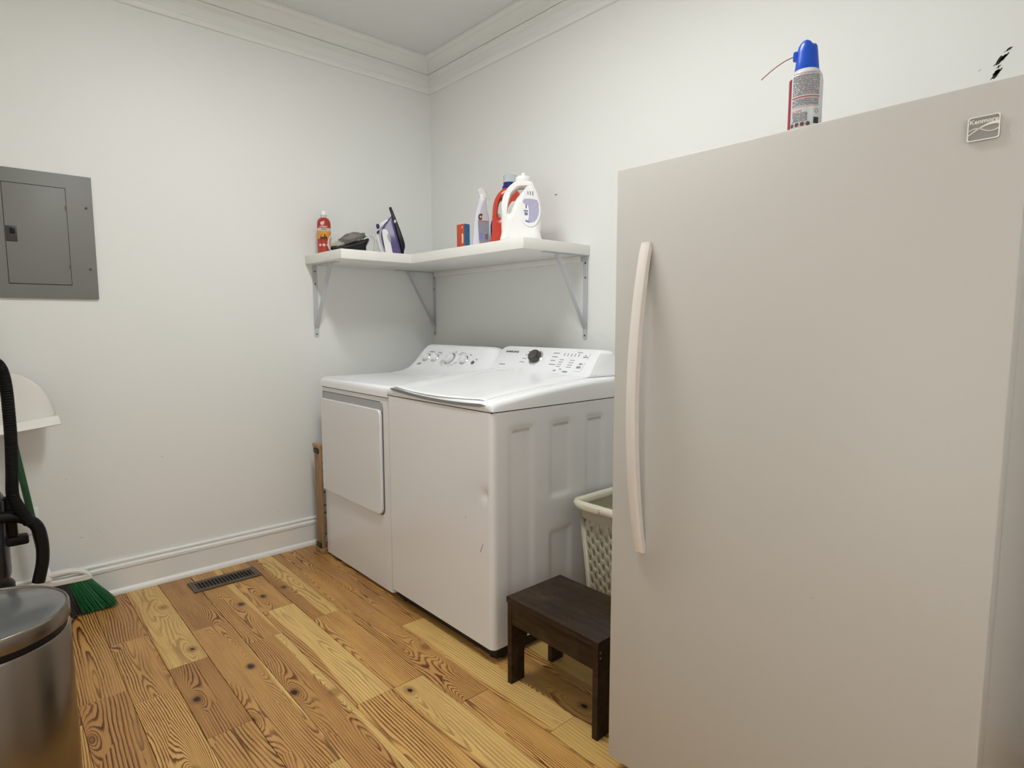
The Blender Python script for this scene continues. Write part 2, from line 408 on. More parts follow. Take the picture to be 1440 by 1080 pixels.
base = [(.0005, 0), (.030, 0), (.030, .010), (.026, .020), (.020, .024), (.0175, .026), (.0175, .118), (.022, .121), (.022, .134), (.017, .139), (.0135, .141), (.0135, .146), (.016, .148), (.016, .155), (.010, .160), (.0005, .160)]
moulding('base', ['baseboard_left', 'baseboard_back', 'baseboard_right'], base, ['white stepped baseboard below the breaker panel wall', 'white stepped baseboard behind washer, dryer and freezer', 'white stepped baseboard along the right wall'], 'baseboard', [(0, 1), (1, 2), (2, 3)])

# scuffs on the paint
SCUFF = mat('scuff_black', (.035, .038, .03), .8); SCUFFG = mat('scuff_grey', (.42, .40, .36), .8)
def scuff(par, pts, thick, m, plane):
    rnd = random.Random(str(pts)); bm = NB(); top = []; bot = []
    n = 10
    for i in range(n+1):
        t = i/n; a = Vector(pts[0]).lerp(Vector(pts[1]), t); wd = thick*(.25+rnd.random()*.9)*math.sin(PI*max(.06, min(.94, t)))
        off = Vector((0, 0, wd)); top.append(a+off); bot.append(a-off*rnd.uniform(.4, 1))
    poly = top+bot[::-1]
    bm.faces.new([bm.verts.new(p) for p in poly]); o = obj('scuff_mark', bm, m, par, smooth=0); return o
e = -.0006
for a, b, t in (((2.846, e, 1.964), (2.872, e, 1.989), .006), ((2.850, e, 1.975), (2.868, e, 1.983), .006), ((2.858, e, 1.992), (2.868, e, 1.998), .003), ((2.851, e, 2.000), (2.884, e, 2.026), .008), ((2.860, e, 2.008), (2.882, e, 2.022), .006), ((2.872, e, 2.031), (2.893, e, 2.041), .002), ((1.100, e, 1.908), (1.118, e, 1.914), .002)):
    scuff(wb, (a, b), t*2.0, SCUFF, 'y')
scuff(wb, ((2.815, e, 1.996), (2.823, e, 1.999), ), .002, SCUFFG, 'y')
e = .0006
for (yy_, zz, dy, dz, t) in ((-1.88, .335, .016, -.03, .0012), (-1.60, .62, .01, .004, .002), (-1.95, .30, .02, .0, .0015), (-1.98, .58, .008, -.006, .002), (-1.05, .23, .006, .0, .003), (-1.30, .72, .01, -.006, .0015), (-1.80, .89, .004, .006, .002)):
    scuff(wl, ((e, yy_, zz), (e, yy_+dy, zz+dz)), t, SCUFFG, 'x')

# ceiling downlights
t = thing('ceiling_light', 'long white ceiling light above the washer and dryer', 'ceiling light', (LAMP_POS[0], LAMP_POS[1], CEIL))
obj('housing', bx(-.50, .50, -.12, .12, -.030, -.0005, bev=.006), TRIMW, t)
obj('diffuser', bx(-.48, .48, -.105, .105, -.042, -.030, bev=.005), mat('tube_diffuser', (1, .98, .94), .5, emit=6), t)
L = bpy.data.lights.new('strip_light', 'AREA'); L.shape = 'RECTANGLE'; L.size = .94; L.size_y = .20; L.energy = LAMP_W; L.color = LAMP_C
lo = bpy.data.objects.new('strip_light', L); COL.objects.link(lo); lo.parent = t; lo.location = (0, 0, -.044)

# ------------------------------------------------------------------ upright freezer
fz = thing('upright_freezer', 'tall white upright freezer with long bowed handle and silver badge', 'freezer', (2.682, -.6, 0))
FL, FR, FT, FY = 2.274, 3.090, 1.658, -.978
obj('cabinet', bx(FL+.006, FR-.006, -.905, -.20, .03, FT-.004, bev=.008), FREEZ, fz, world=True)
dv = obj('door', bx(FL, FR, FY, -.922, .05, FT, bev=.005, seg=2), FREEZ, fz, world=True)
obj('gasket', bx(FL+.012, FR-.012, -.922, -.905, .06, FT-.012), mat('gasket_white', (.82, .80, .76), .6), dv, world=True)
obj('base_grille', bx(FL+.02, FR-.02, -.93, -.91, .008, .045), mat('grille_grey', (.35, .34, .33), .5), fz, world=True)
for fx in (FL+.06, FR-.06):
    for fy in (-.86, -.26):
        bm = NB(); lathe(bm, [(0, 0), (.018, 0), (.018, .012), (.010, .014), (.010, .032), (0, .032)], 16, (fx, fy, 0)); obj('foot', bm, BLACK, fz, world=True)
# bowed handle
rings = []
zt, zb_ = 1.466, .676
for k in range(41):
    t = k/40; z = zt+(zb_-zt)*t; s = math.sin(PI*t)
    yo = FY-.010-.050*(s**.8); th = .016+.004*s; hw = .0135
    x0 = 2.3725
    q = [(x0-hw, yo+th), (x0-hw, yo+.003), (x0-hw+.004, yo), (x0+hw-.004, yo), (x0+hw, yo+.003), (x0+hw, yo+th)]
    if k in (0, 40): q = [(a, max(b, yo)) for a, b in q]
    rings.append([(a, min(b, FY-.0001) if k not in (0, 1, 39, 40) else min(b, FY+.002), z) for a, b in q])
hd = obj('handle', strip(NB(), rings), HANDLE, dv, world=True, smooth=50)
for z in (zt-.012, zb_+.012):
    obj('handle_mount', bx(2.362, 2.383, FY-.012, FY, z-.012, z+.012, bev=.002), HANDLE, hd, world=True)
# badge
BADGE = mat('badge_silver', (.30, .295, .275), .4, metal=.4); BADGER = mat('badge_raised', (.86, .84, .76), .3, metal=.3)
me = outline_mesh([rrect(-.0215, .0215, -.0195, .0195, .004)], .0012, .0008, 2)
me.transform(basis((3.0305, FY-.0016, 1.5855), (1, 0, 0), (0, 0, 1))); bd = link('badge', me, BADGE, dv, world=True)
me = outline_mesh([rrect(-.0215, .0215, -.0195, .0195, .004), rrect(-.0198, .0198, -.0178, .0178, .0034)], .0006)
me.transform(basis((3.0305, FY-.0042, 1.5855), (1, 0, 0), (0, 0, 1))); link('badge_rim', me, BADGER, bd, world=True)
me = text_mesh('Kenmore', .0098, .0004, .0002); me.transform(Matrix.Scale(1.02, 4, (1, 0, 0))); me.transform(basis((3.0305, FY-.0040, 1.5965), (1, 0, 0), (0, 0, 1))); link('badge_lettering', me, BADGER, bd, world=True, smooth=0)
def ribbon(fa, fb, n=24):
    a = [(-.0198+.0396*k/n, fa(k/n)) for k in range(n+1)]; b = [(-.0198+.0396*k/n, fb(k/n)) for k in range(n+1)]
    return a+b[::-1]
w1 = ribbon(lambda t: -.0085+.0135*math.sin(t*PI*.62)-.0012, lambda t: -.0085+.0155*math.sin(t*PI*.56)+.0008*t+.0002)
w2 = ribbon(lambda t: -.0025+.003*math.sin(t*PI*2)-.0022*t, lambda t: -.0015+.0032*math.sin(t*PI*2)-.0018*t)
for wv in (w1, w2):
    me = outline_mesh([wv], .0005); me.transform(basis((3.0305, FY-.0040, 1.5855), (1, 0, 0), (0, 0, 1))); link('badge_wave', me, BADGER, bd, world=True, smooth=0)
for (sx, sz, sl) in ((2.80, .70, .004), (2.76, .66, .003), (2.95, .33, .006)):
    bm = NB(); face(bm, [(sx, FY-.0004, sz), (sx+sl, FY-.0004, sz+.001), (sx+sl, FY-.0004, sz+.003), (sx+.001, FY-.0004, sz+.002)]); obj('scratch', bm, SCUFFG, dv, world=True, smooth=0)

# ------------------------------------------------------------------ washer & dryer bodies
def cabinet_body(x0, x1, y0, y1, z0, z1, r, disp, step=.012):
    """rounded-rectangle shell; disp(face, u, z) -> inward offset"""
    peri = []
    def seg(ax, a, b, fixed, nrm, nm):
        n = max(2, int(abs(b-a)/step))
        for k in range(n):
            t = a+(b-a)*k/n; p = (t, fixed) if ax == 'x' else (fixed, t)
            peri.append((p, nrm, nm, t))
    def arc(cx, cy, a0):
        for k in range(6):
            a = math.radians(a0+90*k/6); peri.append(((cx+r*math.cos(a), cy+r*math.sin(a)), (math.cos(a), math.sin(a)), None, 0))
    seg('x', x0+r, x1-r, y0, (0, -1), 'front'); arc(x1-r, y0+r, -90)
    seg('y', y0+r, y1-r, x1, (1, 0), 'right'); arc(x1-r, y1-r, 0)
    seg('x', x1-r, x0+r, y1, (0, 1), 'back'); arc(x0+r, y1-r, 90)
    seg('y', y1-r, y0+r, x0, (-1, 0), 'left'); arc(x0+r, y0+r, 180)
    nz = max(2, int((z1-z0)/step)); rings = []
    for k in range(nz+1):
        z = z0+(z1-z0)*k/nz; ring = []
        for (p, nr, nm, u) in peri:
            d = disp(nm, u, z) if nm else 0
            ring.append((p[0]-nr[0]*d, p[1]-nr[1]*d, z))
        rings.append(ring)
    return strip(NB(), rings)

# --- washer
WX0, WX1, WY0, WY1 = .921, 1.657, -.885, -.13
ws = thing('washing_machine', 'white top-loading washer with dark round dial beside the dryer', 'washer', ((WX0+WX1)/2, -.5, 0))
def wdisp(nm, u, z):
    if nm == 'front':
        return .0075*math.exp(-((u-1.622)/.030)**2-((z-.640)/.024)**2)+.003*math.exp(-((u-1.55)/.09)**2-((z-.60)/.08)**2)
    if nm == 'right':
        d = 0
        for (a, b, zl, zh) in ((-.80, -.685, .06, .885), (-.585, -.475, .585, .885), (-.585, -.475, .06, .445), (-.375, -.27, .06, .885)):
            k = sstep(a-.016, a+.016, u)*(1-sstep(b-.016, b+.016, u))*sstep(zl-.012, zl+.014, z)*(1-sstep(zh-.012, zh+.010, z))
            d = max(d, .0058*k)
        return d
    return 0
obj('cabinet', cabinet_body(WX0, WX1, WY0, WY1, .056, .947, .024, wdisp, .0095), ENAMEL, ws, smooth=60, world=True)
obj('toe_shade', bx(WX0+.012, WX1-.015, WY0+.030, WY1-.03, .012, .057), mat('toe_shade_black', (.006, .006, .006), .7), ws, world=True)  # black block painting in the shade under the cabinet
for fx in (WX0+.06, WX1-.055):
    for fy in (WY0+.06, WY1-.06):
        bm = NB(); lathe(bm, [(0, 0), (.024, 0), (.024, .012), (.012, .013), (0, .013)], 18, (fx, fy, 0)); obj('foot', bm, BLACKR, ws, world=True)
# grey bars painting the shade at the tops of the side channels
CHANSHADE = mat('channel_shade_grey', (.55, .54, .51), .6, var=.15, vscale=60)
for (a, b) in ((-.79, -.695), (-.575, -.482), (-.37, -.278)):
    bm = NB(); face(bm, [(WX1-.0048, a, .864), (WX1-.0048, b, .866), (WX1-.0048, b-.006, .876), (WX1-.0048, a+.012, .875)])
    obj('channel_shade', bm, CHANSHADE, ws, world=True, smooth=0)
# top frame: side profile (y,z) swept over x with rounded flanks
prof = smooth_pts([(0, WY0, .951), (0, WY0-.003, .966), (0, WY0+.004, .980), (0, WY0+.035, .989), (0, -.76, 1.000), (0, -.60, 1.016), (0, -.40, 1.030), (0, -.25, 1.035), (0, WY1, 1.035)], 5)
def hull(xs):
    rings = []
    for (x, drop, inset) in xs:
        ring = []
        for p in prof:
            z = max(.951, p.z-drop*(1 if p.z > .955 else 0)); yv = p.y+inset if p.y < -.5 else p.y
            ring.append((x, yv, z))
        ring.append((x, WY1, .951)); rings.append(ring)
    return strip(NB(), rings)
R = .022; xs = []
for k in range(7):
    a = PI/2*k/6; xs.append((WX0+R*(1-math.sin(a)) if False else WX0+R*(1-math.cos(a)), R*(1-math.sin(a)), R*.6*(1-math.sin(a))))
xs += [(WX1-(x-WX0), d, i) for x, d, i in xs[::-1]]
obj('top_frame', hull(xs), ENAMELT, ws, smooth=50, world=True)
obj('seam', bx(WX0+.004, WX1-.004, WY0+.003, WY1-.003, .946, .952), GAP, ws, world=True)
# lid: follows the frame 7 mm proud, front edge bowed
LX0, LX1 = .955, 1.600
rings = []
for i in range(25):
    u = i/24; x = LX0+(LX1-LX0)*u; bow = .020*(1-(2*u-1)**2); dip = .011*(1-(2*u-1)**2)
    endr = min(u, 1-u)*24/1.5; er = 1 if endr >= 1 else math.sqrt(max(0, 1-(1-endr)**2))
    tp = []
    for (yv, zv) in ((-.857, .987), (-.868, .992), (-.862, .9985), (-.83, 1.0015), (-.76, 1.0095), (-.60, 1.0240), (-.40, 1.0375), (-.315, 1.0415), (-.315, 1.030), (-.60, 1.012), (-.80, .987)):
        k = sstep(-.5, -.87, yv); dz = (zv-1.0)*0
        rec = 0
        if yv in (-.60, -.40, -.76) and zv > 1.005 and .18 < u < .80: rec = .0045
        tp.append((x, yv-bow*k, zv-dip*sstep(-.72, -.87, yv)-.006*(1-er)-rec))
    rings.append(tp)
obj('lid', strip(NB(), rings), ENAMELT, ws, smooth=35, world=True)
bm = NB(); rings = []
for i in range(25):
    u = i/24; x = .965+(1.622-.965)*u; q = 1-(2*u-1)**2; zc = .983-.013*q-.010*u; hh = .0055*min(1, q*6)+.0008
    yf = WY0-.0060
    rings.append([(x, yf, zc-hh), (x, yf, zc+hh*.9), (x, yf+.012, zc+hh*.9), (x, yf+.012, zc-hh)])
obj('lid_grip_shade', strip(bm, rings), mat('slot_shade_grey', (.22, .22, .22), .6), ws, world=True)  # dark strip paints the shade of a grip slot that isn't cut in
# console: slanted rounded front lofted to a wider back
def console(front, backs, bev):
    rings = [front]+backs
    bm = strip(NB(), rings); return bm
o_ = Vector((1.29, -.300, 1.034)); cu_ = Vector((0, .100, .118)).normalized()
def wc(u, v, back=0): return (1.29+u, -.300+cu_.y*v+back, 1.034+cu_.z*v)
pf = rrect(-.360, .300, 0, .152, .03, 6, (.030, .040, .012, .020))
pf = [(u-.004*(1 if u > 0 else -1) + (.018 if u > 0 else -.006)*(1-v/.152), v) for u, v in pf]
fr0 = [wc(u*.985, .002+v*.975, .0) for u, v in pf]; fr1 = [wc(u, v, .008) for u, v in pf]
bk = []
for u, v in pf:
    p = Vector(wc(u, v)); bk.append((p.x+(.038 if u > 0 else 0)*(1-v/.20), max(p.y+.03, -.14), p.z-.004*(v/.15)))
bk2 = [(p[0]+(.016 if p[0] > 1.3 else 0)*(1-(p[2]-1.03)/.14), -.132, p[2]-.018*((p[2]-1.03)/.13)) for p in bk]
cs_ = obj('console', strip(NB(), [fr0, fr1, bk, bk2]), ENAMELT, ws, smooth=45, world=True)
BW = basis(wc(0, 0), (1, 0, 0), cu_)
def on_console(me, u, v, lift=.0006):
    me.transform(BW @ Matrix.Translation((u, v, lift))); return me
me = text_mesh('SAMSUNG', .0155, .0003, .0004); me.transform(Matrix.Scale(1.35, 4, (1, 0, 0))); link('brand_lettering', on_console(me, -.262, .118), INK, cs_, world=True, smooth=0)
nrm = BW.to_3x3() @ Vector((0, 0, 1))
kc = BW @ Vector((-.072, .088, 0))
bm = NB(); lathe(bm, [(0, 0), (.041, 0), (.041, .003), (.036, .006), (0, .006)], 36, kc, nrm); kr = obj('dial_ring', bm, CHROME, cs_, world=True)
bm = NB(); lathe(bm, [(0, .004), (.034, .004), (.0335, .010), (.031, .026), (.028, .030), (0, .031)], 36, kc, nrm); kn = obj('dial', bm, mat('dial_side', (.10, .10, .095), .25, metal=.8), ws, world=True)
bm = NB(); lathe(bm, [(0, .0311), (.0265, .0311), (.0265, .0318), (0, .0325)], 36, kc, nrm); obj('dial_face', bm, DCHROME, kn, world=True)
def dashes(par, spots, m, B, name='panel_print'):
    bm = NB()
    for (u, v, L, h) in spots:
        pts = [B @ Vector(p) for p in ((u, v, .0007), (u+L, v, .0007), (u+L, v+h, .0007), (u, v+h, .0007))]
        face(bm, pts)
    return tag(obj(name, bm, m, par, world=True, smooth=0, fix=False), kind='stuff')
sp_ = []
for k, v in enumerate((.122, .101, .079, .057)):
    sp_.append((-.150-.006*k, v, .028+.004*(k % 2), .0045)); sp_.append((.025+.003*k, v-.002, .040-.005*(k % 3), .0045))
sp_ += [(-.305, .035, .045, .006)]
for k in range(5): sp_.append((.095+.022*k, .108, .005, .016))
for k in range(4): sp_.append((.085, .085-.013*k, .026, .0035)); sp_.append((.148, .085-.013*k, .030, .0035))
sp_ += [(.080, .022, .018, .006), (.113, .032, .014, .005), (.140, .018, .03, .008), (.215, .105, .028, .006), (.222, .114, .008, .006), (.213, .065, .02, .008), (.208, .045, .024, .012), (.205, .028, .036, .0015), (.243, .030, .0015, .05), (.247, .095, .0015, .035), (.17, .13, .03, .004)]
dashes(cs_, sp_, INKG, BW)
# lid print: a tiny caption near the rear right and small marks at the left
BL = basis((1.29, -.50, 1.0395), (1, 0, 0), (0, 1, .065))
dashes(ws, [(.13, .125, .07, .006), (-.245, .16, .012, .008), (-.225, .185, .01, .005), (-.17, .16, .008, .012), (-.14, .16, .008, .012), (-.10, .165, .018, .014), (-.15, .19, .012, .004)], INKG, BL, 'lid_print')
# scratch on the washer front
bm = NB(); face(bm, [(1.585, WY0-.0005, .418), (1.588, WY0-.0005, .418), (1.604, WY0-.0005, .455), (1.602, WY0-.0005, .456)]); obj('scratch', bm, INK, ws, world=True, smooth=0)
bm = NB(); face(bm, [(1.495, WY0-.0005, .528), (1.499, WY0-.0005, .530), (1.499, WY0-.0005, .534), (1.496, WY0-.0005, .533)]); obj('scratch', bm, INK, ws, world=True, smooth=0)

# --- dryer
DX0, DX1, DY0, DY1 = .208, .913, -.868, -.13
dy = thing('clothes_dryer', 'white front-loading dryer with four round knobs, next to the left wall', 'dryer', ((DX0+DX1)/2, -.5, 0))
obj('cabinet', cabinet_body(DX0, DX1, DY0, DY1, .018, .930, .016, lambda *a: 0, .05), ENAMEL, dy, smooth=60, world=True)
for fx in (DX0+.06, DX1-.06):
    for fy in (DY0+.08, DY1-.06):
        bm = NB(); lathe(bm, [(0, 0), (.022, 0), (.022, .010), (.012, .012), (.012, .02), (0, .02)], 18, (fx, fy, 0)); obj('foot', bm, BLACKR, dy, world=True)
obj('seam', bx(DX0+.004, DX1-.004, DY0+.003, DY1-.003, .929, .935), GAP, dy, world=True)
bm = box(NB(), DX0-.002, DX1+.002, DY0-.005, DY1, .9345, .984)
es = [e for e in bm.edges if all(v.co.z > .97 for v in e.verts)]
bmesh.ops.bevel(bm, geom=es, offset=.026, segments=5, affect='EDGES', profile=.5)
obj('top_panel', bm, ENAMELT, dy, smooth=50, world=True)
# door with a flat grey plate above it, painting the shade of a grip recess
dd_rec = [(.235, .868), (.850, .868), (.850, .905), (.838, .908), (.235, .908)]
me = outline_mesh([rrect(.232, .856, .862, .906, .010)], .0008); me.transform(basis((0, DY0-.0010, 0), (1, 0, 0), (0, 0, 1)))
link('door_grip_shade', me, mat('recess_shade_grey', (.40, .40, .405), .5), dy, world=True)
me = outline_mesh([rrect(.224, .860, .372, .910, .02, 6, (.035, .006, .006, .035))], .0006); me.transform(basis((0, DY0-.0004, 0), (1, 0, 0), (0, 0, 1)))
link('door_gap', me, mat('gap_grey', (.16, .16, .16), .8), dy, world=True)
me = outline_mesh([rrect(.226, .850, .377, .872, .02, 6, (.028, .004, .004, .032))], .0045, .003, 3); me.transform(basis((0, DY0-.0078, 0), (1, 0, 0), (0, 0, 1)))
link('door', me, ENAMEL, dy, world=True, smooth=50)
# console swept over x with rounded ends
pr_ = smooth_pts([(0, -.44, .9850), (0, -.385, .990), (0, -.335, 1.008), (0, -.290, 1.047), (0, -.245, 1.098), (0, -.215, 1.128), (0, -.190, 1.139), (0, -.150, 1.137), (0, -.132, 1.120)], 5)
rings = []
for i in range(41):
    u = i/40; x = DX0+.006+(DX1-DX0-.010)*u; dist_ = min((x-DX0)/.045, (DX1-x)/.11, 1)
    k = math.sqrt(max(0, 1-(1-dist_)**2)); k = .62+.38*k
    ring = [(x, p.y+(1-k)*.05*((p.z-.985)/.15), .9845+(p.z-.9845)*k) for p in pr_]+[(x, -.132, .984), (x, -.44, .984)]
    rings.append(ring)
dc = obj('console', strip(NB(), rings), ENAMELT, dy, smooth=50, world=True)
cd = Vector((0, .045, .051)).normalized()
BD = basis((.56, -.290-.001, 1.047), (1, 0, 0), cd); nd = BD.to_3x3() @ Vector((0, 0, 1))
KN = mat('knob_white', (.82, .83, .85), .2)
for (u, v, r) in ((-.225, .026, .024), (-.140, .026, .024), (.000, .028, .035), (.132, .026, .026)):
    c = BD @ Vector((u, v, 0))
    bm = NB(); lathe(bm, [(0, -.002), (r*1.16, -.002), (r*1.16, .004), (r*1.05, .007), (0, .007)], 32, c, nd); kb = obj('knob', bm, CHROME, dy, world=True)
    bm = NB(); lathe(bm, [(0, .006), (r*.9, .006), (r*.84, .020), (r*.78, .024), (0, .025)], 32, c, nd); obj('knob_cap', bm, KN, kb, world=True)
    bm = box(NB(), -r*.16, r*.16, -r*.82, r*.82, .022, .034, bev=.002); bm.transform(BD @ Matrix.Translation((u, v, 0)) @ Matrix.Rotation(-.35, 4, 'Z')); obj('knob_grip', bm, CHROME if False else KN, kb, world=True)
c = BD @ Vector((.215, .016, 0)); bm = NB(); lathe(bm, [(0, -.002), (.011, -.002), (.011, .004), (.008, .006), (0, .006)], 20, c, nd); obj('start_button', bm, mat('button_grey', (.13, .13, .14), .4), dy, world=True)
me = outline_mesh([smooth_loop([(-.02, -.005), (.004, -.007), (.02, .004), (-.002, .007)], 4)], .0006); me.transform(BD @ Matrix.Translation((-.262, -.022, .002))); link('badge', me, INKG, dy, world=True)
sp_ = [(-.235, .068, .045, .006), (-.15, .066, .033, .006), (.008, .076, .012, .006), (.15, .062, .016, .006), (.225, .034, .012, .008), (.06, .074, .03, .004), (.05, .062, .03, .004), (.095, .072, .02, .003), (-.075, .012, .03, .003), (-.075, .003, .03, .003), (-.075, -.006, .03, .003), (.055, .008, .03, .003), (.055, -.002, .026, .003), (.03, -.012, .03, .003), (-.05, -.022, .02, .006), (.02, -.022, .01, .006), (-.115, .06, .01, .005)]
dashes(dc, sp_, INKG, BD)

# ------------------------------------------------------------------ L-shaped corner shelf and its brackets
SZ, SB, SW, SYA, SXC = 1.6393, 1.5915, .4367, -.8436, 1.3366
sh = thing('corner_shelf', 'thick white L-shaped corner shelf above the washer and dryer', 'shelf', (.22, -.22, SB))
obj('board', bx(.001, SW, SYA, -SW+.0005, SB, SZ, bev=.0015), SHELFW, sh, world=True)
obj('board', bx(.001, SXC, -SW, -.001, SB, SZ, bev=.0015), SHELFW, sh, world=True)
obj('cleat', bx(.045, 1.292, -.020, -.001, SB-.030, SB, bev=.002), SHELFW, sh, world=True)
def make_bracket(label):
    """wall plane at local y=0, arm towards -y, top at z=0"""
    t = thing('shelf_bracket', label, 'bracket', group='shelf brackets')
    hw = .0135
    pl = rrect(-hw, hw, -.405, 0, .010, 4, (.001, .001, .012, .012))
    me = outline_mesh([pl], .0013); me.transform(basis((0, -.0018, 0), (1, 0, 0), (0, 0, 1))); link('wall_strip', me, BRKT, t)
    obj('shelf_arm', bx(-hw, hw, -.290, -.001, -.003, 0), BRKT, t)
    bm = NB(); a = Vector((0, -.205, -.003)); b = Vector((0, -.004, -.350)); d = (b-a).normalized(); n = Vector((0, d.z, -d.y))
    rings = [[p+n*s*.0016+Vector((q*.012, 0, 0)) for s, q in ((-1, -1), (1, -1), (1, 1), (-1, 1))] for p in (a, b)]
    obj('brace', strip(bm, rings), BRKT, t)
    for z in (-.035, -.105, -.385):
        bm = NB(); lathe(bm, [(0, 0), (.0045, 0), (.0045, .0012), (0, .0018)], 12, (0, -.0031, z), (0, -1, 0)); obj('screw', bm, mat('screw_dark', (.06, .06, .06), .4, metal=.6), t)
    return t
b1 = make_bracket('grey-white steel shelf bracket on the wall to the left of the dryer'); b1.location = (.0005, -.792, SB-.0005); b1.rotation_euler = (0, 0, PI/2)
b2 = dup(b1, (.030, -.001, SB-.0), 0, label='grey-white steel shelf bracket in the corner behind the dryer'); b2.location = (.024, -.021, SB)
b3 = dup(b1, (1.313, -.001, SB), 0, label='grey-white steel shelf bracket at the shelf end next to the freezer'); b3.location = (1.313, -.001, SB-.0005)
b2.location = (.024, -.0005, SB-.0005)

# ------------------------------------------------------------------ breaker panel, outlet, floor register
ep = thing('breaker_panel', 'grey metal electrical breaker panel set in the wall', 'electrical panel', (0, -2.008, 1.376))
PY0, PY1, PZ0, PZ1 = -2.210, -1.807, 1.376, 1.907
obj('cover_plate', bx(.0005, .012, PY0, PY1, PZ0, PZ1, bev=.002), GREY, ep, world=True)
obj('door_gap', bx(.011, .0124, -2.1155, -1.9015, 1.4335, 1.8485), GAP, ep, world=True)
pd = obj('door', bx(.011, .0145, -2.1135, -1.9035, 1.4365, 1.8455, bev=.0008), GREY, ep, world=True)
lt = obj('latch', bx(.0135, .0165, -2.112, -2.076, 1.607, 1.671, bev=.001), GREYD, pd, world=True)
obj('latch_tab', bx(.0160, .0205, -2.098, -2.082, 1.640, 1.662, bev=.001), BLACK, lt, world=True)
for z in (1.766, 1.515): obj('hinge', bx(.012, .0165, -1.9075, -1.9025, z-.012, z+.008, bev=.001), mat('hinge_brass', (.16, .11, .07), .4, metal=.6), pd, world=True)
for yy_ in (-1.832, -2.185):
    for z in (1.772, 1.507):
        bm = NB(); lathe(bm, [(0, 0), (.0055, 0), (.004, .0025), (0, .003)], 14, (.012, yy_, z), (1, 0, 0)); obj('screw', bm, mat('screw_bronze', (.10, .085, .06), .4, metal=.7), ep, world=True)

ot = thing('wall_outlet', 'white wall outlet plate low behind the broom handle', 'outlet', (0, -2.118, .358))
obj('plate', bx(.0005, .006, -2.153, -2.083, .358, .474, bev=.002), WHITE, ot, world=True)
for z in (.395, .437):
    me = outline_mesh([rrect(-.017, .017, -.014, .014, .008)], .0008); me.transform(basis((.0065, -2.118, z), (0, 1, 0), (0, 0, 1))); rc = link('receptacle', me, WHITE, ot, world=True)
    for s in (-.006, .006): obj('slot', bx(.0070, .0078, -2.118+s-.001, -2.118+s+.001, z-.004, z+.005), INK, rc, world=True)

rg = thing('floor_register', 'brown metal floor vent register beside the baseboard', 'floor vent', (.192, -1.39, 0))
REG = mat('register_brown', (.105, .080, .058), .45, metal=.3)
RX0, RX1, RY0_, RY1_ = .128, .258, -1.548, -1.236
bm = NB(); 
for a in ((RX0, RX1, RY0_, RY0_+.026), (RX0, RX1, RY1_-.026, RY1_), (RX0, RX0+.026, RY0_+.026, RY1_-.026), (RX1-.026, RX1, RY0_+.026, RY1_-.026)): box(bm, *a, .0005, .006)
obj('frame', bm, REG, rg, world=True, smooth=0)
obj('duct_shade', bx(RX0+.02, RX1-.02, RY0_+.02, RY1_-.02, .0005, .0012), mat('duct_shade_black', (.004, .004, .004), .9), rg, world=True)  # flat black sheet standing in for the shade inside the duct
nsl = 17
for k in range(nsl):
    yc = RY0_+.026+(RY1_-RY0_-.052)*(k+.5)/nsl
    obj('slat', bx(RX0+.026, RX1-.026, yc-.0022, yc+.0022, .0012, .0055), REG, rg, world=True, smooth=0)

# ------------------------------------------------------------------ step stool
st = thing('step_stool', 'dark brown wooden step stool in front of the laundry basket', 'stool', (1.968, -.775, 0))
TX0, TX1, TY0, TY1, TZ = 1.762, 2.178, -.912, -.640, .318
obj('top', bx(TX0, TX1, TY0, TY1, TZ-.020, TZ, bev=.002), DARKW, st, world=True)
def stool_side(x0, x1):
    P = [(TY0+.004, 0), (TY0+.066, 0)]
    ym = (TY0+TY1)/2
    P += [(ym-(ym-TY0-.066)*math.cos(PI*k/14), .105+.088*math.sin(PI*k/14)) for k in range(15)]
    P += [(TY1-.066, 0), (TY1-.004, 0), (TY1-.004, TZ-.0202), (TY0+.004, TZ-.0202)]
    return bevel_all(prism(NB(), P, 'x', x0, x1), .0012, 1, 50)
obj('side_panel', stool_side(TX0+.003, TX0+.023), DARKW, st, world=True)
obj('side_panel', stool_side(TX1-.023, TX1-.003), DARKW, st, world=True)
obj('apron', bx(TX0+.0235, TX1-.0235, TY0+.005, TY0+.023, .222, TZ-.0203, bev=.001), DARKW, st, world=True)
obj('apron', bx(TX0+.0235, TX1-.0235, TY1-.023, TY1-.005, .222, TZ-.0203, bev=.001), DARKW, st, world=True)
for z in (.280, .262):
    bm = NB(); lathe(bm, [(0, 0), (.004, 0), (.003, .001), (0, .0012)], 10, (TX1-.003, TY0+.016, z), (1, 0, 0)); obj('screw', bm, mat('screw_worn', (.18, .15, .12), .5), st, world=True)

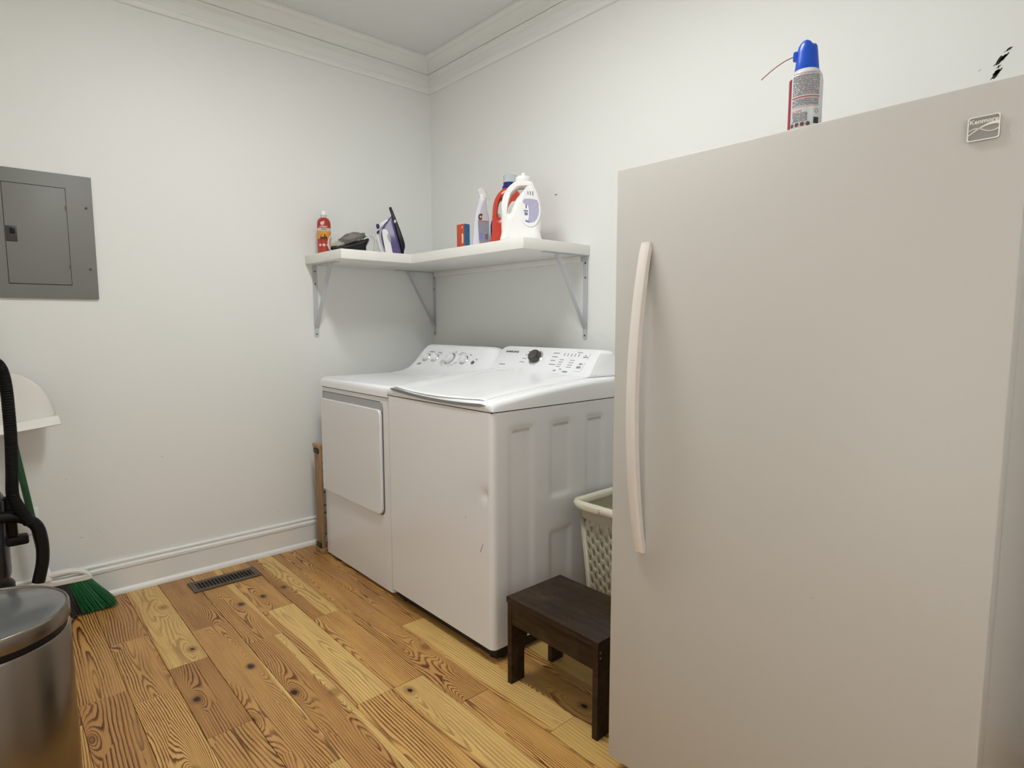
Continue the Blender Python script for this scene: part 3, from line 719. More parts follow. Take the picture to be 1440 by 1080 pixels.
# ------------------------------------------------------------------ laundry basket (tall, latticed)
lb = thing('laundry_basket', 'cream plastic laundry basket with lattice holes behind the stool', 'laundry basket', (1.925, -.335, 0))
CXb, CYb, BH = 1.925, -.335, .572
def hsize(z): k = z/BH; return (.168+.045*k, .115+.045*k)       # half sizes at height z
def bask(u_side, s, z, off=0):
    """u_side 0..3 face, s in -1..1 along it"""
    hx, hy = hsize(z); hx += off; hy += off; rc = .94
    if u_side == 0: return (CXb+s*hx*rc, CYb-hy, z)
    if u_side == 1: return (CXb+hx, CYb+s*hy*rc, z)
    if u_side == 2: return (CXb-s*hx*rc, CYb+hy, z)
    return (CXb-hx, CYb-s*hy*rc, z)
def lattice(side, z0=.035, z1=.505):
    bm = NB(); hx, hy = hsize(.3); width = 2*(hx if side in (0, 2) else hy)*.94
    nc = max(4, round(width*.92/.0225)); dz = .0475
    def P(u, z): return bm.verts.new(bask(side, u, max(z0, min(z1, z))))
    us = [-.9+1.8*i/nc for i in range(nc+1)]
    def quad(a, b, c, d):
        if (Vector(a[1])-Vector(c[1])).length < 1e-6: return
    for i in range(nc):
        ua, ub = us[i], us[i+1]; um = (ua+ub)/2; hu = (ub-ua)*.27
        off = (i % 2)*dz/2
        k = -1
        while True:
            za = z0+k*dz+off; zb2 = za+dz
            if za >= z1: break
            k += 1
            if zb2 <= z0: continue
            za_, zb_2 = max(za, z0), min(zb2, z1)
            if zb_2-za_ < dz*.99:
                bm.faces.new([P(ua, za_), P(ub, za_), P(ub, zb_2), P(ua, zb_2)]); continue
            zm = (za+zb2)/2; hh = dz*.25; sk = -.003
            out = [(ua, za), (ub, za), (ub, zb2), (ua, zb2)]
            inn = [(um-hu, zm-hh+sk*-1), (um+hu, zm-hh+sk), (um+hu, zm+hh+sk), (um-hu, zm+hh-sk)]
            O = [P(*q) for q in out]; I = [P(*q) for q in inn]
            for a in range(4):
                b = (a+1) % 4; bm.faces.new([O[a], O[b], I[b], I[a]])
    # plain margins
    for (ua, ub) in ((-1, -.9), (.9, 1)):
        bm.faces.new([P(ua, z0), P(ub, z0), P(ub, z1), P(ua, z1)])
    bmesh.ops.remove_doubles(bm, verts=bm.verts, dist=1e-5)
    return bm
for s in range(4):
    p = obj('lattice_side', lattice(s), CREAM, lb, world=True, smooth=20)
    md = p.modifiers.new('thickness', 'SOLIDIFY'); md.thickness = .003; md.offset = 0
def ringpts(z, off):
    hx, hy = hsize(z); return [(CXb+a, CYb+b, z) for a, b in rrect(-hx-off, hx+off, -hy-off, hy+off, .035+max(off, -.02))]
# corner posts + bands as rounded bands
def band(z0, z1, off, th, name, m=CREAM, bev=0):
    a, b = ringpts(z0, off), ringpts(z1, off); c, d = ringpts(z1, off-th), ringpts(z0, off-th)
    bm = strip(NB(), [a, b, c, d, a], caps=(False, False)); bmesh.ops.remove_doubles(bm, verts=bm.verts, dist=1e-6)
    return obj(name, bm, m, lb, world=True, smooth=50)
band(.50, .556, .002, .004, 'upper_band'); band(.0, .04, .002, .004, 'lower_band')
rp = [(z, o) for z, o in ((.545, .004), (.541, .012), (.541, .022), (.548, .027), (.560, .028), (.569, .023), (.573, .012), (.571, .002), (.562, -.004), (.548, -.004))]
bm = strip(NB(), [ringpts(z, o) for z, o in rp]+[ringpts(*rp[0])], caps=(False, False)); bmesh.ops.remove_doubles(bm, verts=bm.verts, dist=1e-6)
obj('rim', bm, mat('cream_rim', (.66, .63, .50), .4), lb, world=True, smooth=60)
for s in (-1, 1): obj('rim_grip', bx(CXb+s*.12-.045, CXb+s*.12+.045, CYb-hsize(BH)[1]-.0305, CYb-hsize(BH)[1]-.022, .545, .568, bev=.004), MATS['cream_rim'], lb, world=True)
bm = NB(); bm.faces.new([bm.verts.new(p) for p in ringpts(.012, -.001)]); p = obj('bottom', bm, CREAM, lb, world=True); p.modifiers.new('thickness', 'SOLIDIFY').thickness = .004

# ------------------------------------------------------------------ folded wooden drying rack between wall and dryer
rk = thing('drying_rack', 'folded wooden drying rack squeezed between wall and dryer', 'drying rack', (.155, -.60, 0))
WOODR = mat('rack_wood', (.33, .205, .105), .55, var=.25, vscale=8, stretch=(8, 8, 1)); WOODT = mat('rack_tan', (.42, .27, .12), .55, var=.2, vscale=12)
METR = mat('rack_metal', (.06, .055, .045), .45, metal=.7)
for yy_ in (-.885, -.345):
    for xx in (.124, .148, .172): obj('rail', bx(xx, xx+.021, yy_, yy_+.016, .020, .590, bev=.002), WOODR, rk, world=True)
    obj('end_block', bx(.112, .192, yy_-.004, yy_+.020, .590, .612, bev=.003), WOODT, rk, world=True)
    obj('end_block', bx(.116, .196, yy_-.006, yy_+.020, .0, .026, bev=.003), WOODR, rk, world=True)
    for z in (.574, .044): obj('pivot_plate', bx(.124, .186, yy_-.005, yy_-.0005, z-.014, z+.014, bev=.001), METR, rk, world=True)
for xx, z in [(.135, .09+.12*k) for k in range(5)]+[(.160, .14+.12*k) for k in range(4)]:
    bm = NB(); tube(bm, [(xx, -.872, z), (xx, -.343, z)], .0055, 10); obj('dowel', bm, WOODR, rk, world=True)

# ------------------------------------------------------------------ things on the shelf
CAM = Vector((3.2757, -2.2342, 1.27))
def face_cam(x, y):
    d = Vector((CAM.x-x, CAM.y-y)); d.normalize()      # towards the camera
    return math.atan2(d.x, -d.y)                        # local -y points to the camera side of the room
def flat(loops, half, bev, y=0, res=3):
    me = outline_mesh(loops, half, bev, res); me.transform(basis((0, y, 0), (1, 0, 0), (0, 0, 1)))
    for v in me.vertices: v.co.z = max(v.co.z, 0)          # flat base standing on the shelf
    return me
def zl(P, cx, by, s, n=5, sm=True):
    q = [((x-cx)*s, (by-y)*s) for x, y in P]
    return smooth_loop(q, n) if sm else q
TOP = SZ+.0002
# red bottle with a white cap
rb = thing('cleaner_bottle', 'red bottle with white cap and yellow label at the shelf end', 'bottle', (.100, -.7745, TOP), face_cam(.100, -.7745))
RED = mat('bottle_red', (.42, .035, .025), .3); REDL = mat('label_red', (.50, .045, .03), .35); YEL = mat('label_yellow', (.72, .33, .04), .4); BRN = mat('label_brown', (.10, .02, .015), .4); CRL = mat('label_cream', (.75, .62, .50), .4)
bm = NB(); lathe(bm, [(0, 0), (.033, 0), (.036, .004), (.036, .165), (.034, .180), (.027, .192), (.016, .199), (0, .200)], 36); rbb = obj('bottle_body', bm, RED, rb)
bm = NB(); lathe(bm, [(0, .198), (.0155, .198), (.0155, .208), (.018, .209), (.018, .214), (0, .214)], 24); obj('neck', bm, mat('neck_clear', (.75, .72, .68), .3), rb)
bm = NB(); lathe(bm, [(0, .212), (.0165, .212), (.0165, .232), (.014, .235), (0, .235)], 24); obj('cap', bm, WHITE, rb)
def patch(r, a0, a1, z0, z1, n=14):
    bm = NB(); lo = []; hi = []
    for k in range(n+1):
        a = math.radians(-90+a0+(a1-a0)*k/n); lo.append((r*math.cos(a), r*math.sin(a), z0)); hi.append((r*math.cos(a), r*math.sin(a), z1))
    return strip(bm, [lo, hi], close=False, caps=(False, False))
def disc_on(r, a, z, rad, n=14):
    bm = NB(); vs = []
    for k in range(n):
        t = 2*PI*k/n; aa = math.radians(-90+a)+rad*math.cos(t)/r; vs.append(bm.verts.new((r*math.cos(aa), r*math.sin(aa), z+rad*math.sin(t))))
    bm.faces.new(vs); return bm
obj('label_band', patch(.0363, -100, 100, .126, .141), mat('label_grey', (.62, .60, .60), .4), rbb)
obj('label_yellow', patch(.0363, -100, 100, .078, .126), YEL, rbb)
obj('label_bowl', disc_on(.0367, -5, .088, .020), BRN, rbb); obj('label_red', patch(.0366, -100, 100, .0, .0835), REDL, rbb)
obj('label_bowl_rim', patch(.0368, -30, 24, .080, .094), BRN, rbb)
for a in (-36, -4, 30): obj('label_dot', disc_on(.0369, a, .050, .0075), CRL, rbb)
obj('label_emblem', disc_on(.0366, -14, .165, .010), CRL, rbb)
obj('label_line', patch(.0366, -40, 30, .146, .150), CRL, rbb); obj('label_line', patch(.0366, -22, 24, .130, .137), mat('label_slate', (.25, .24, .28), .4), rbb)

# packet with a black and grey tool in crumpled clear plastic
pk = thing('plastic_packet', 'crumpled clear plastic packet holding a black and grey object, by the red bottle', 'packet', (.235, -.685, TOP), face_cam(.235, -.685))
s = .00044; cx, by = 560, 722
me = flat([zl([(350, 722), (330, 640), (440, 628), (570, 600), (690, 560), (765, 530), (772, 570), (740, 625), (700, 722)], cx, by, s)], .022, .012); link('black_base', me, BLACK, pk)
def blob(name, cx_, cz, rx, ry, rz, m, seed, amp=.2, tilt=0):
    bm = NB(); bmesh.ops.create_uvsphere(bm, u_segments=28, v_segments=18, radius=1); rnd = random.Random(seed)
    ph = [rnd.uniform(0, 6) for _ in range(6)]
    for v in bm.verts:
        p = v.co.copy(); k = 1+amp*(math.sin(p.x*5+ph[0])*math.sin(p.z*6+ph[1])+.6*math.sin(p.x*11+p.y*9+ph[2])+.4*math.sin(p.z*13+ph[3]))*.5
        q = Vector((p.x*rx, p.y*ry, p.z*rz))*k; c, sn = math.cos(tilt), math.sin(tilt)
        v.co = (q.x*c-q.z*sn+cx_, q.y, q.x*sn+q.z*c+cz)
    return obj(name, bm, m, pk)
blob('grey_sleeve', .004, .082, .074, .028, .030, mat('sleeve_grey', (.16, .155, .14), .5, var=.5, vscale=45), 3, .25, .28)
blob('grey_tuft', -.052, .052, .030, .02, .016, mat('tuft_grey', (.42, .39, .34), .6, var=.35, vscale=90), 5, .3, .2)
blob('yellow_end', -.084, .046, .020, .014, .015, mat('yellow_green', (.45, .44, .10), .5, var=.2, vscale=40), 8, .3, .5)
CLEAR = mat('clear_film', (.9, .93, .9), .12, spec=.6, alpha=.22)
def crumple(seed, x0, x1, h, name):
    rnd = random.Random(seed); bm = NB(); nx, nt = 18, 12; rings = []
    for i in range(nx+1):
        u = i/nx; rr = (.55+.45*math.sin(PI*min(1, max(.08, u))))
        ring = []
        for k in range(nt):
            a = 2*PI*k/nt; j = rnd.uniform(.82, 1.12)
            ring.append((x0+(x1-x0)*u+rnd.uniform(-.003, .003), .034*rr*math.cos(a)*j, max(.0005, h*.5+h*.5*rr*math.sin(a)*j)))
        rings.append(ring)
    return obj(name, strip(bm, rings), CLEAR, pk, smooth=25)
crumple(4, -.120, -.040, .085, 'clear_wrapper'); crumple(9, .060, .135, .10, 'clear_wrapper')
bm = NB(); tube(bm, smooth_pts([(-.060, -.02, .095), (-.085, -.03, .105), (-.112, -.03, .075), (-.116, -.03, .035), (-.100, -.03, .008)], 6), .0022, 8); obj('wrapper_fold', bm, mat('film_fold', (.80, .80, .76), .2), pk)
bm = NB(); tube(bm, smooth_pts([(.116, -.02, .002), (.120, -.025, .05), (.124, -.02, .075), (.108, -.015, .098)], 6), .0014, 8); obj('wrapper_fold', bm, mat('film_edge', (.35, .36, .36), .3), pk)

# steam iron standing on its heel
ir = thing('steam_iron', 'purple and black steam iron with white handle standing on its heel', 'iron', (.245, -.432, TOP), face_cam(.245, -.432))
s = .00043; cx, by = 1110, 728
PUR = mat('iron_purple', (.095, .072, .21), .32); PURD = mat('iron_purple_dark', (.028, .018, .12), .3)
me = flat([zl([(1068, 96), (1088, 84), (1104, 96), (1180, 300), (1262, 550), (1252, 640), (1240, 722), (1205, 722), (1214, 640), (1165, 440), (1130, 290), (1100, 215), (1090, 170)], cx, by, s, 3)], .034, .006); ibs = link('soleplate', me, BLACK, ir)
# taper the plate towards the tip (a real sole is pointed)
def taper(o, zlo, zhi, k):
    for v in o.data.vertices:
        t = sstep(zlo, zhi, v.co.z); v.co.y *= 1-(1-k)*t
taper(ibs, .08, .27, .18)
me = flat([zl([(1098, 205), (1040, 260), (990, 330), (962, 410), (960, 480), (975, 560), (1000, 640), (1008, 722), (1216, 722), (1214, 640), (1165, 440), (1130, 290)], cx, by, s, 4)], .022, .014); o = link('body', me, PUR, ir); taper(o, .08, .24, .3)
me = flat([zl([(975, 402), (1035, 390), (1062, 470), (1096, 640), (1096, 700), (1018, 690), (1005, 620)], cx, by, s, 4)], .002, .001, -.0365); link('side_panel', me, WHITE, ir)
me = flat([zl([(1045, 440), (1065, 450), (1085, 510), (1080, 548), (1058, 530), (1040, 480)], cx, by, s, 4)], .0015, .001, -.039); link('thermostat_window', me, mat('window_grey', (.42, .42, .40), .3), ir)
me = flat([zl([(1128, 262), (1146, 250), (1158, 268), (1148, 290), (1130, 288)], cx, by, s, 4)], .001, .001, -.020); link('badge', me, mat('badge_pale', (.6, .62, .64), .3), ir)
hp = [((x-cx)*s, 0, (by-yv)*s) for x, yv in ((1052, 262), (990, 300), (940, 350), (916, 420), (922, 500), (945, 590), (975, 660), (1010, 690))]
bm = NB(); tube(bm, smooth_pts(hp, 6), .0125, 14); ih = obj('handle', bm, WHITE, ir)
for P in ([(900, 318), (925, 305), (944, 330), (936, 365), (912, 368), (900, 345)], [(918, 395), (938, 385), (934, 420), (912, 436), (903, 415)]):
    me = flat([zl(P, cx, by, s, 4)], .007, .003, -.010); link('spray_button', me, PURD, ih)
obj('heel', bx(-.045, .056, -.030, .030, .0, .010, bev=.003), WHITE, ir)

# small orange and blue carton
bxo = thing('small_carton', 'small orange carton with blue side at the front of the shelf', 'box', (.752, -.318, TOP))
ORG = mat('carton_orange', (.56, .075, .025), .5); BLU = mat('carton_blue', (.035, .13, .27), .45, var=.5, vscale=60)
obj('carton_body', bx(-.031, .031, -.018, .018, 0, .132, bev=.0006), ORG, bxo)
obj('carton_side', bx(.0311, .0318, -.0178, .0178, .001, .131), BLU, bxo)
obj('carton_top', bx(-.0305, .0312, -.0178, .0178, .1320, .1326), mat('carton_dark', (.02, .07, .06), .5), bxo)
for (u0, u1, z0, z1) in ((.012, .020, .035, .085), (.020, .024, .040, .080), (-.012, .0, .010, .020), (.006, .016, .010, .020), (.012, .02, .112, .120)): obj('carton_print', bx(u0, u1, -.0188, -.0181, z0, z1), CRL, bxo)

# white spray cleaner bottle
sb = thing('spray_bottle', 'white spray cleaner bottle with grey label and curved neck', 'spray bottle', (.830, -.258, TOP), face_cam(.830, -.258))
s = .0004; cx, by = 410, 1010
LAV = mat('bottle_lavender', (.70, .71, .80), .3)
me = flat([zl([(300, 1008), (296, 850), (305, 680), (325, 560), (355, 450), (385, 365), (460, 362), (470, 440), (482, 525), (502, 600), (508, 760), (506, 1008)], cx, by, s, 5)], .010, .016); sbb = link('bottle_body', me, LAV, sb)
me = flat([zl([(368, 660), (395, 520), (440, 400), (462, 480), (490, 600), (500, 640), (500, 980), (392, 990), (372, 860)], cx, by, s, 4)], .0004, 0, -.0265); link('label', me, mat('label_lilac', (.50, .50, .58), .4), sbb)
GRL = print_material('label_grey_print', (.30, .30, .36, 1), (.16, .16, .22, 1), 500., 300.)
me = flat([zl([(362, 650), (498, 660), (500, 800), (500, 980), (392, 990), (372, 880)], cx, by, s, 1, False)], .0004, 0, -.0271); link('label_panel', me, GRL, sbb)
me = flat([zl([(366, 600), (378, 568), (400, 560), (425, 568), (412, 595), (416, 622), (395, 640), (372, 630)], cx, by, s, 4)], .0004, 0, -.0275); link('label_icon', me, INK, sbb)
me = flat([zl([(384, 600), (398, 585), (408, 600), (396, 616)], cx, by, s, 4)], .0004, 0, -.0279); link('label_icon_centre', me, mat('icon_orange', (.8, .36, .12), .4), sbb)
me = flat([zl([(362, 640), (498, 650), (498, 660), (362, 650)], cx, by, s, 1, False)], .0004, 0, -.0276); link('label_stripe', me, ORG, sbb)
me = flat([zl([(378, 800), (430, 795), (428, 880), (385, 885)], cx, by, s, 1, False)], .0004, 0, -.0277); link('label_block', me, mat('label_violet', (.22, .21, .45), .4), sbb)
me = flat([zl([(450, 810), (490, 812), (490, 880), (455, 880)], cx, by, s, 1, False)], .0004, 0, -.0277); link('label_block', me, mat('label_dark', (.12, .12, .16), .4), sbb)
TRG = mat('trigger_clear', (.80, .81, .80), .25, alpha=.75)
bm = NB(); lathe(bm, [(0, 0), (.0165, 0), (.0165, .020), (.013, .024), (0, .024)], 20, (.004, 0, .255)); obj('collar', bm, WHITE, sb)
me = flat([zl([(385, 360), (378, 300), (362, 285), (358, 258), (400, 228), (430, 222), (448, 250), (470, 300), (472, 360)], cx, by, s, 4)], .006, .004); link('sprayer_head', me, TRG, sb)
bm = NB(); tube(bm, smooth_pts([(.012, 0, .302), (.028, .0, .294), (.038, 0, .272), (.044, 0, .255)], 5), [.004]*16, 8); obj('trigger', bm, TRG, sb)
bm = NB(); tube(bm, [(.006, -.002, .308), (.002, -.002, .316)], .004, 8); obj('nozzle', bm, mat('nozzle_grey', (.25, .25, .25), .4), sb)

# dark blue bottle half hidden behind
bb = thing('blue_bottle', 'dark blue bottle half hidden between spray bottle and red jug', 'bottle', (.872, -.190, TOP), face_cam(.872, -.190))
bm = strip(NB(), [[(a*k, b*k, z) for a, b in rrect(-.034, .034, -.020, .020, .012)] for z, k in ((0, .95), (.004, 1), (.125, 1), (.150, .85), (.165, .45))]); obj('bottle_body', bm, mat('bottle_navy', (.012, .035, .19), .3), bb)
bm = NB(); lathe(bm, [(0, .164), (.014, .164), (.014, .185), (0, .186)], 18); obj('cap', bm, WHITE, bb)

# red detergent jug, navy spout, clear cap
rj = thing('red_detergent_jug', 'red detergent jug with navy spout and clear cap', 'jug', (.984, -.212, TOP), face_cam(.984, -.212))
s = .0004; cx, by = 740, 995
JR = mat('jug_red', (.58, .055, .030), .28)
me = flat([zl([(538, 990), (538, 800), (542, 600), (560, 450), (605, 350), (670, 285), (720, 265), (800, 265), (870, 320), (925, 430), (945, 600), (945, 800), (942, 990)], cx, by, s, 5), zl([(640, 420), (620, 470), (608, 540), (612, 600), (632, 640), (652, 600), (668, 520), (672, 440), (660, 410)], cx, by, s, 4)], .020, .022); link('jug_body', me, JR, rj)
me = flat([zl([(780, 450), (900, 470), (925, 620), (915, 820), (800, 860), (720, 780), (710, 620)], cx, by, s, 4)], .0004, 0, -.0428); link('label', me, mat('jug_label', (.75, .74, .70), .4), rj)
NAVY = mat('spout_navy', (.012, .020, .20), .3)
bm = NB(); lathe(bm, [(0, .286), (.036, .286), (.036, .300), (.031, .304), (.031, .318), (0, .318)], 28, (.006, 0, 0)); obj('spout', bm, NAVY, rj)
bm = NB(); lathe(bm, [(.0, .3185), (.034, .3185), (.034, .352), (.032, .354), (0, .354)], 28, (.010, 0, 0)); obj('cap', bm, mat('cap_clear', (.62, .70, .76), .2, alpha=.55), rj)
# white detergent jug
wj = thing('white_detergent_jug', 'large white detergent jug with lavender label at the shelf corner', 'jug', (1.160, -.285, TOP), face_cam(1.160, -.285))
s = .000372; cx, by = 920, 940
JW = mat('jug_white', (.88, .88, .87), .28)
me = flat([zl([(690, 938), (672, 800), (668, 600), (682, 440), (722, 310), (790, 235), (850, 188), (1032, 186), (1090, 260), (1150, 400), (1180, 540), (1178, 680), (1158, 800), (1140, 938)], cx, by, s, 5), zl([(900, 262), (840, 292), (790, 345), (752, 430), (745, 520), (772, 578), (800, 520), (850, 410), (940, 300), (950, 268)], cx, by, s, 4)], .020, .026); wjb = link('jug_body', me, JW, wj)
me = flat([zl([(985, 270), (1050, 300), (1120, 400), (1160, 520), (1150, 640), (1090, 735), (1010, 750), (935, 690), (905, 580), (920, 440), (950, 330)], cx, by, s, 5)], .0020, .002, -.0465); link('label_panel', me, WHITE, wjb)
LVP = print_material('label_lavender_print', (.50, .49, .64, 1), (.30, .29, .50, 1), 500., 420.)
me = flat([zl([(955, 415), (1110, 428), (1135, 520), (1130, 610), (1085, 690), (1000, 700), (1010, 640), (1005, 500), (945, 470)], cx, by, s, 2, True)], .0003, 0, -.0508); link('label_text', me, LVP, wjb)
for k in range(3):
    x0 = 992+30*k; me = flat([zl([(x0, 322), (x0+14, 326), (x0+16, 365+8*k), (x0+2, 360+8*k)], cx, by, s, 1, False)], .0003, 0, -.0508); link('label_mark', me, mat('mark_slate', (.25, .26, .30), .4), wjb)
for P in ([(948, 548), (1000, 552), (1000, 570), (948, 566)], [(955, 575), (998, 580), (996, 615), (960, 610)], [(972, 665), (1020, 690), (1018, 705), (968, 690)], [(968, 480), (985, 486), (988, 530), (972, 528)]):
    me = flat([zl(P, cx, by, s, 1, False)], .0003, 0, -.0509); link('label_mark', me, mat('mark_blue', (.16, .16, .38), .4), wjb)
bm = NB(); lathe(bm, [(0, .276), (.034, .276), (.036, .279), (.036, .300), (.032, .305), (.010, .306), (.0085, .322), (0, .323)], 30, (.008, 0, 0)); obj('cap', bm, WHITE, wj)

# ------------------------------------------------------------------ duster can on the freezer
dc_ = thing('duster_can', 'compressed-air duster can with blue trigger cap and red straw, on the freezer', 'spray can', (2.686, -.850, FT+.0002), face_cam(2.686, -.850))
r = .0335
CANW = mat('can_white', (.66, .69, .71), .25)
bm = NB(); lathe(bm, [(0, 0), (r-.002, 0), (r, .003), (r, .128), (r-.002, .140), (r-.008, .151), (r-.013, .155), (0, .156)], 40); db = obj('can_body', bm, CANW, dc_)
TXT = print_material('can_print', (.55, .56, .58, 1), (.09, .09, .10, 1), 900., 430., .44)
TXR = print_material('can_print_red', (.62, .60, .60, 1), (.45, .10, .10, 1), 900., 430., .46)
rr = r+.0003
obj('label_text', patch(rr, -48, 50, .094, .136), TXT, db); obj('label_heading', patch(rr, -46, 46, .138, .1405), TXR, db)
bm = patch(rr, -50, 52, .0885, .0915); obj('label_stripe', bm, mat('can_stripe', (.50, .10, .10), .4), db)
obj('label_text', patch(rr, -48, 48, .072, .087), TXT, db); obj('label_stripe', patch(rr, -48, 46, .069, .0705), mat('can_stripe_pale', (.62, .32, .32), .4), db)
obj('label_text', patch(rr, -46, 8, .040, .058), TXT, db); obj('label_text', patch(rr, -46, -10, .058, .064), TXR, db)
obj('label_edge', patch(rr, -92, -56, .004, .134), mat('can_crimson', (.28, .010, .030), .4), db)
obj('label_block', patch(rr, 30, 52, .034, .047), INK, db)
for k in range(4): obj('label_pictogram', disc_on(rr, -46+19*k, .034, .0045), mat('picto', (.16, .07, .07), .4), db)
me = None
bm = NB()
for k in range(3):
    a = 41+0*k; th = 2*PI*k/3+PI/2
    pts = []
    for q, rad_ in ((th-.8, .0058), (th+.8, .0058), (th+.8, .0042), (th-.8, .0042)):
        aa = math.radians(-90+41)+rad_*math.cos(q)/rr; pts.append((rr*math.cos(aa), rr*math.sin(aa), .060+rad_*math.sin(q)))
    face(bm, pts)
obj('label_recycling', bm, INK, db, smooth=0, fix=False)
# cap: tapered shell with a notched crest
BLUE = mat('cap_blue', (.008, .085, .60), .3)
rings = []
for z, rad_ in ((.149, .0245), (.152, .0248), (.170, .0228), (.190, .0208), (.200, .0192), (.207, .0160), (.210, .0090)):
    ring = []
    for k in range(36):
        a = 2*PI*k/36; x, yv = rad_*math.cos(a), rad_*math.sin(a)
        zz = z+(.004*math.exp(-((x+.004)/.008)**2)+.001-.006*math.exp(-((x-.011)/.004)**2) if z > .198 else 0)
        ring.append((x-.0004*0, yv, zz))
    rings.append(ring)
cp = obj('trigger_cap', strip(NB(), rings), BLUE, dc_, smooth=60)
bm = box(NB(), -.0285, -.014, -.007, .007, .176, .196, bev=.004); obj('nozzle_block', bm, BLUE, cp)
bm = NB(); tube(bm, smooth_pts([(-.026, 0, .187), (-.045, -.002, .180), (-.066, -.004, .167), (-.085, -.006, .152), (-.0905, -.0065, .147)], 5), .0011, 8); obj('straw', bm, mat('straw_red', (.35, .06, .04), .3), dc_)

# ------------------------------------------------------------------ stainless trash can
tc_ = thing('trash_can', 'round brushed steel step trash can with closed grey lid', 'trash can', (1.597, -2.276, 0))
R = .162
bm = NB(); lathe(bm, [(0, .018), (R-.004, .018), (R, .022), (R, .590), (R-.002, .5935), (R-.006, .595), (0, .595)], 96); obj('body', bm, STEEL, tc_, smooth=30)
bm = NB(); lathe(bm, [(0, 0), (R-.002, 0), (R+.002, .004), (R+.002, .022), (R-.004, .024), (0, .024)], 64); obj('base_ring', bm, BLACK, tc_)
bm = NB(); lathe(bm, [(R-.03, .590), (R-.005, .590), (R-.005, .612), (R-.03, .612)], 64); obj('liner_rim', bm, BLACK, tc_)
ld = None
bm = NB(); lathe(bm, [(R-.006, .609), (R-.001, .609), (R+.0005, .611), (R+.0005, .638), (R-.001, .6415), (R-.003, .6432), (R-.005, .6425), (R-.006, .640)], 96); ld = obj('lid', bm, STEEL, tc_, smooth=30)
bm = NB(); lathe(bm, [(0, .628), (R-.0062, .628), (R-.0062, .6405), (R-.009, .6415), (R*.5, .6455), (0, .647)], 96); obj('lid_top', bm, mat('lid_grey', (.105, .108, .108), .14, metal=.1, spec=.6), ld, smooth=60)
bm = box(NB(), -.03, .03, -.205, -.150, .010, .026, bev=.005); bm.transform(Matrix.Rotation(math.radians(60), 4, 'Z')); obj('pedal', bm, BLACK, tc_)
bm = box(NB(), -.05, .05, R-.006, R+.022, .56, .63, bev=.006); bm.transform(Matrix.Rotation(math.radians(60), 4, 'Z')); obj('hinge', bm, BLACK, tc_)

# ------------------------------------------------------------------ broom and dustpan
br = thing('broom', 'green broom with white angled head and green bristles leaning on the wall', 'broom', (.12, -2.03, 0))
GRN = mat('broom_green', (.008, .065, .020), .4); BRG = mat('bristle_green', (.012, .135, .040), .5); BRY = mat('bristle_grey', (.055, .058, .055), .6)
H0, H1 = Vector((.125, -2.083, .225)), Vector((.022, -2.213, 1.36))
bm = NB(); tube(bm, [H0.lerp(H1, k/8) for k in range(9)], .0125, 16); obj('handle', bm, GRN, br, world=True)
hd_ = (H1-H0).normalized()
bm = NB(); tube(bm, [H0-hd_*.045, H0-hd_*.02, H0+hd_*.012, H0+hd_*.016], [.021, .018, .016, .014], 16); bc = obj('socket', bm, WHITE, br, world=True)
# head: arched frame with a slot, lying along y, angled
me = outline_mesh([smooth_loop([(-2.120, .168), (-2.105, .196), (-2.060, .208), (-1.995, .206), (-1.950, .190), (-1.928, .168), (-1.925, .148), (-1.960, .146), (-2.060, .150), (-2.115, .154)], 5), smooth_loop([(-2.055, .190), (-2.000, .190), (-1.965, .181), (-1.950, .173), (-1.990, .172), (-2.050, .174), (-2.065, .181)], 5)], .014, .005, 2)
me.transform(basis((.125, 0, 0), (0, 1, 0), (0, 0, 1))); link('head_frame', me, mat('broom_white', (.80, .79, .74), .4), br, world=True)
def bristles(t0, t1, n, m, nm):
    rnd = random.Random(nm); bm = NB()
    for k in range(n):
        t = t0+(t1-t0)*(k+rnd.random())/n; w_ = rnd.uniform(-1, 1)
        a = Vector((.125+.014*w_, -2.105+.170*t, .155)); e_ = Vector((.120+.050*w_, -2.125+.290*t+rnd.uniform(-.006, .006), .002+.030*(t-.85)*(t > .85)+rnd.uniform(0, .008)))
        mid = a.lerp(e_, .5)+Vector((rnd.uniform(-.003, .003), rnd.uniform(-.003, .003), 0))
        tube(bm, [a, mid, e_], [.0018, .0017, .0012], 4)
    return tag(obj(nm, bm, m, br, world=True, smooth=0), kind='stuff')
bristles(.56, 1.0, 520, BRG, 'green_bristles'); bristles(0, .57, 520, BRY, 'grey_bristles')

dp = thing('dustpan', 'white plastic dustpan clipped to the broom handle near the wall', 'dustpan', (.075, -2.150, .80))
dirv = hd_; wv = Vector((0, 1, .115)).normalized(); nv = Vector((1, 0, .09)).normalized()
o0 = H0.lerp(H1, (.835-.225)/(1.36-.225))
DPW = mat('dustpan_white', (.86, .85, .80), .4)
o0 = Vector((.086, -2.150, .822)); upv = Vector((-.06, -.115, 1)).normalized()
bm = NB(); rings = []
nU, nV = 28, 14
grid = []
for j in range(nV+1):
    v = j/nV; row = []
    for i in range(nU+1):
        u = -1+2*i/nU; hw = .156*math.sqrt(max(0, 1-(v*.985)**2.2))
        bul = .040*(1-v)**1.2*(1-u**4)+.006
        row.append(o0+wv*(u*hw)+upv*(.030+.215*v)+nv*bul)
    grid.append(row)
strip(bm, grid, close=False, caps=(False, False)); p = obj('pan', bm, DPW, dp, world=True, smooth=60); md = p.modifiers.new('thickness', 'SOLIDIFY'); md.thickness = .003; p.data.materials[0] = mat('dustpan_pan_shaded', (.74, .73, .68), .45)  # darker white than the lip: the pan's shading put into its colour
lip = []
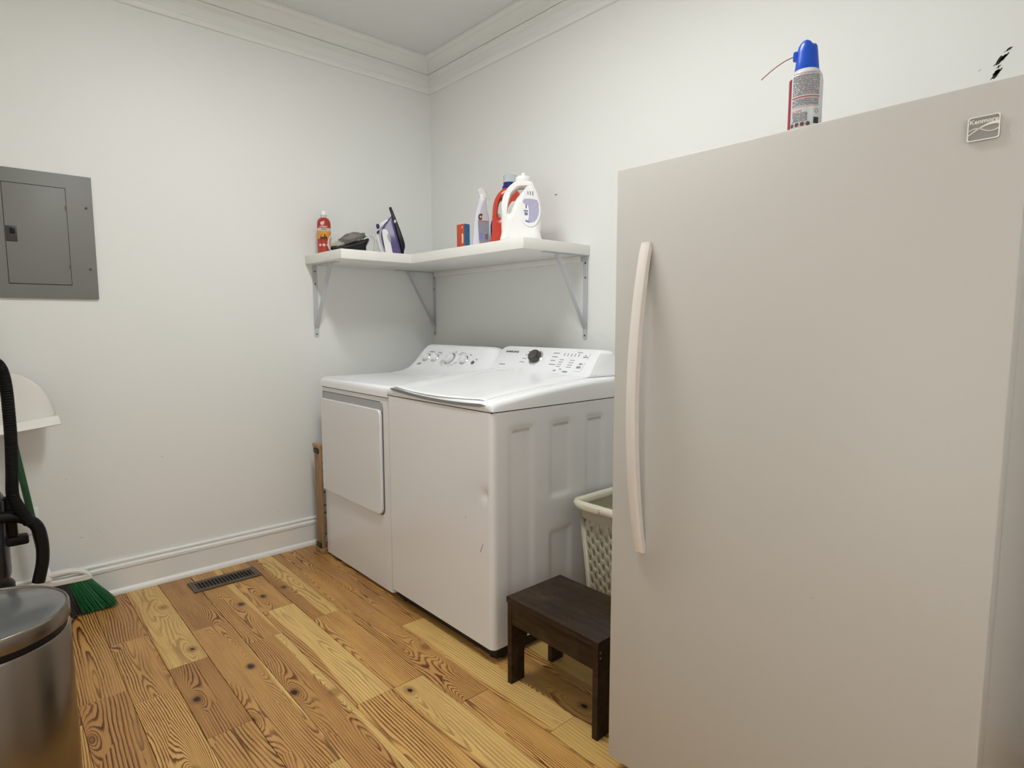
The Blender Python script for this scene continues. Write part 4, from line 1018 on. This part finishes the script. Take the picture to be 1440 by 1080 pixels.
for j, (h, out) in enumerate(((.040, .030), (.036, .052), (.002, .066), (-.001, .062), (.030, .030))):
    lip.append([o0+wv*(.160*(-1+2*i/12)*(1-.02*(j in (0, 4))))+upv*h+nv*out for i in range(13)])
obj('lip', strip(NB(), lip+[lip[0]], close=False, caps=(False, False)), DPW, dp, world=True, smooth=30)
bm = NB(); box(bm, .068, .088, -2.190, -2.160, 1.045, 1.115, bev=.004); obj('clip_grip', bm, DPW, dp, world=True)

# ------------------------------------------------------------------ upright vacuum (mostly beyond the left of the view)
vc = thing('vacuum_cleaner', 'black upright vacuum cleaner with ribbed hose standing near the breaker panel wall', 'vacuum cleaner', (.42, -2.30, 0))
path = smooth_pts([(.46, -2.37, .62), (.46, -2.375, .95), (.46, -2.35, 1.09), (.46, -2.28, 1.150), (.46, -2.20, 1.140), (.46, -2.168, 1.08), (.46, -2.163, .90), (.46, -2.168, .74), (.46, -2.172, .64), (.455, -2.150, .575), (.45, -2.130, .525)], 40)
pts = [path[0]]; acc = 0
for a, b in zip(path, path[1:]):
    acc += (b-a).length
    if acc >= .0021: pts.append(b); acc = 0
bm = NB(); tube(bm, pts, [.0190+(.0012 if k % 2 else -.0008) for k in range(len(pts))], 14); obj('hose', bm, BLACKR, vc, world=True, smooth=25)
bm = NB(); tube(bm, smooth_pts([(.44, -2.30, .535), (.44, -2.23, .560), (.44, -2.165, .555), (.44, -2.115, .515), (.44, -2.100, .45), (.44, -2.102, .37), (.44, -2.12, .29)], 6), .021, 14); obj('hose_elbow', bm, BLACK, vc, world=True)
obj('floor_head', bx(.30, .62, -2.46, -2.15, .012, .085, bev=.025, seg=4), BLACK, vc, world=True)
for yy_ in (-2.44, -2.17):
    bm = NB(); lathe(bm, [(0, -.012), (.028, -.012), (.030, 0), (.028, .012), (0, .012)], 20, (.33, yy_, .030), (0, 1, 0)); obj('wheel', bm, BLACKR, vc, world=True)
bm = NB(); lathe(bm, [(0, .085), (.075, .085), (.085, .10), (.085, .30), (.07, .32), (0, .325)], 28, (.40, -2.27, 0)); obj('motor_housing', bm, BLACK, vc, world=True)
bm = NB(); lathe(bm, [(0, .32), (.072, .32), (.078, .34), (.080, .62), (.06, .66), (0, .67)], 28, (.40, -2.27, 0)); obj('dust_bin', bm, mat('bin_smoke', (.02, .02, .022), .15), vc, world=True)
bm = NB(); box(bm, .375, .425, -2.215, -2.135, .44, .475, bev=.008); box(bm, .38, .42, -2.195, -2.165, .475, .63, bev=.008); obj('hose_bracket', bm, BLACK, vc, world=True)
bm = NB(); tube(bm, smooth_pts([(.36, -2.32, .60), (.35, -2.32, .95), (.345, -2.32, 1.08)], 6), .014, 12); obj('handle_tube', bm, CHROME, vc, world=True)
bm = NB(); tube(bm, smooth_pts([(.345, -2.32, 1.06), (.35, -2.32, 1.12), (.40, -2.32, 1.15), (.43, -2.32, 1.10), (.40, -2.32, 1.04), (.35, -2.32, 1.02)], 6), .013, 12); obj('grip', bm, BLACK, vc, world=True)
bm = NB(); tube(bm, smooth_pts([(.34, -2.34, .40), (.33, -2.30, .95)], 4), .016, 12); obj('wand', bm, BLACK, vc, world=True)
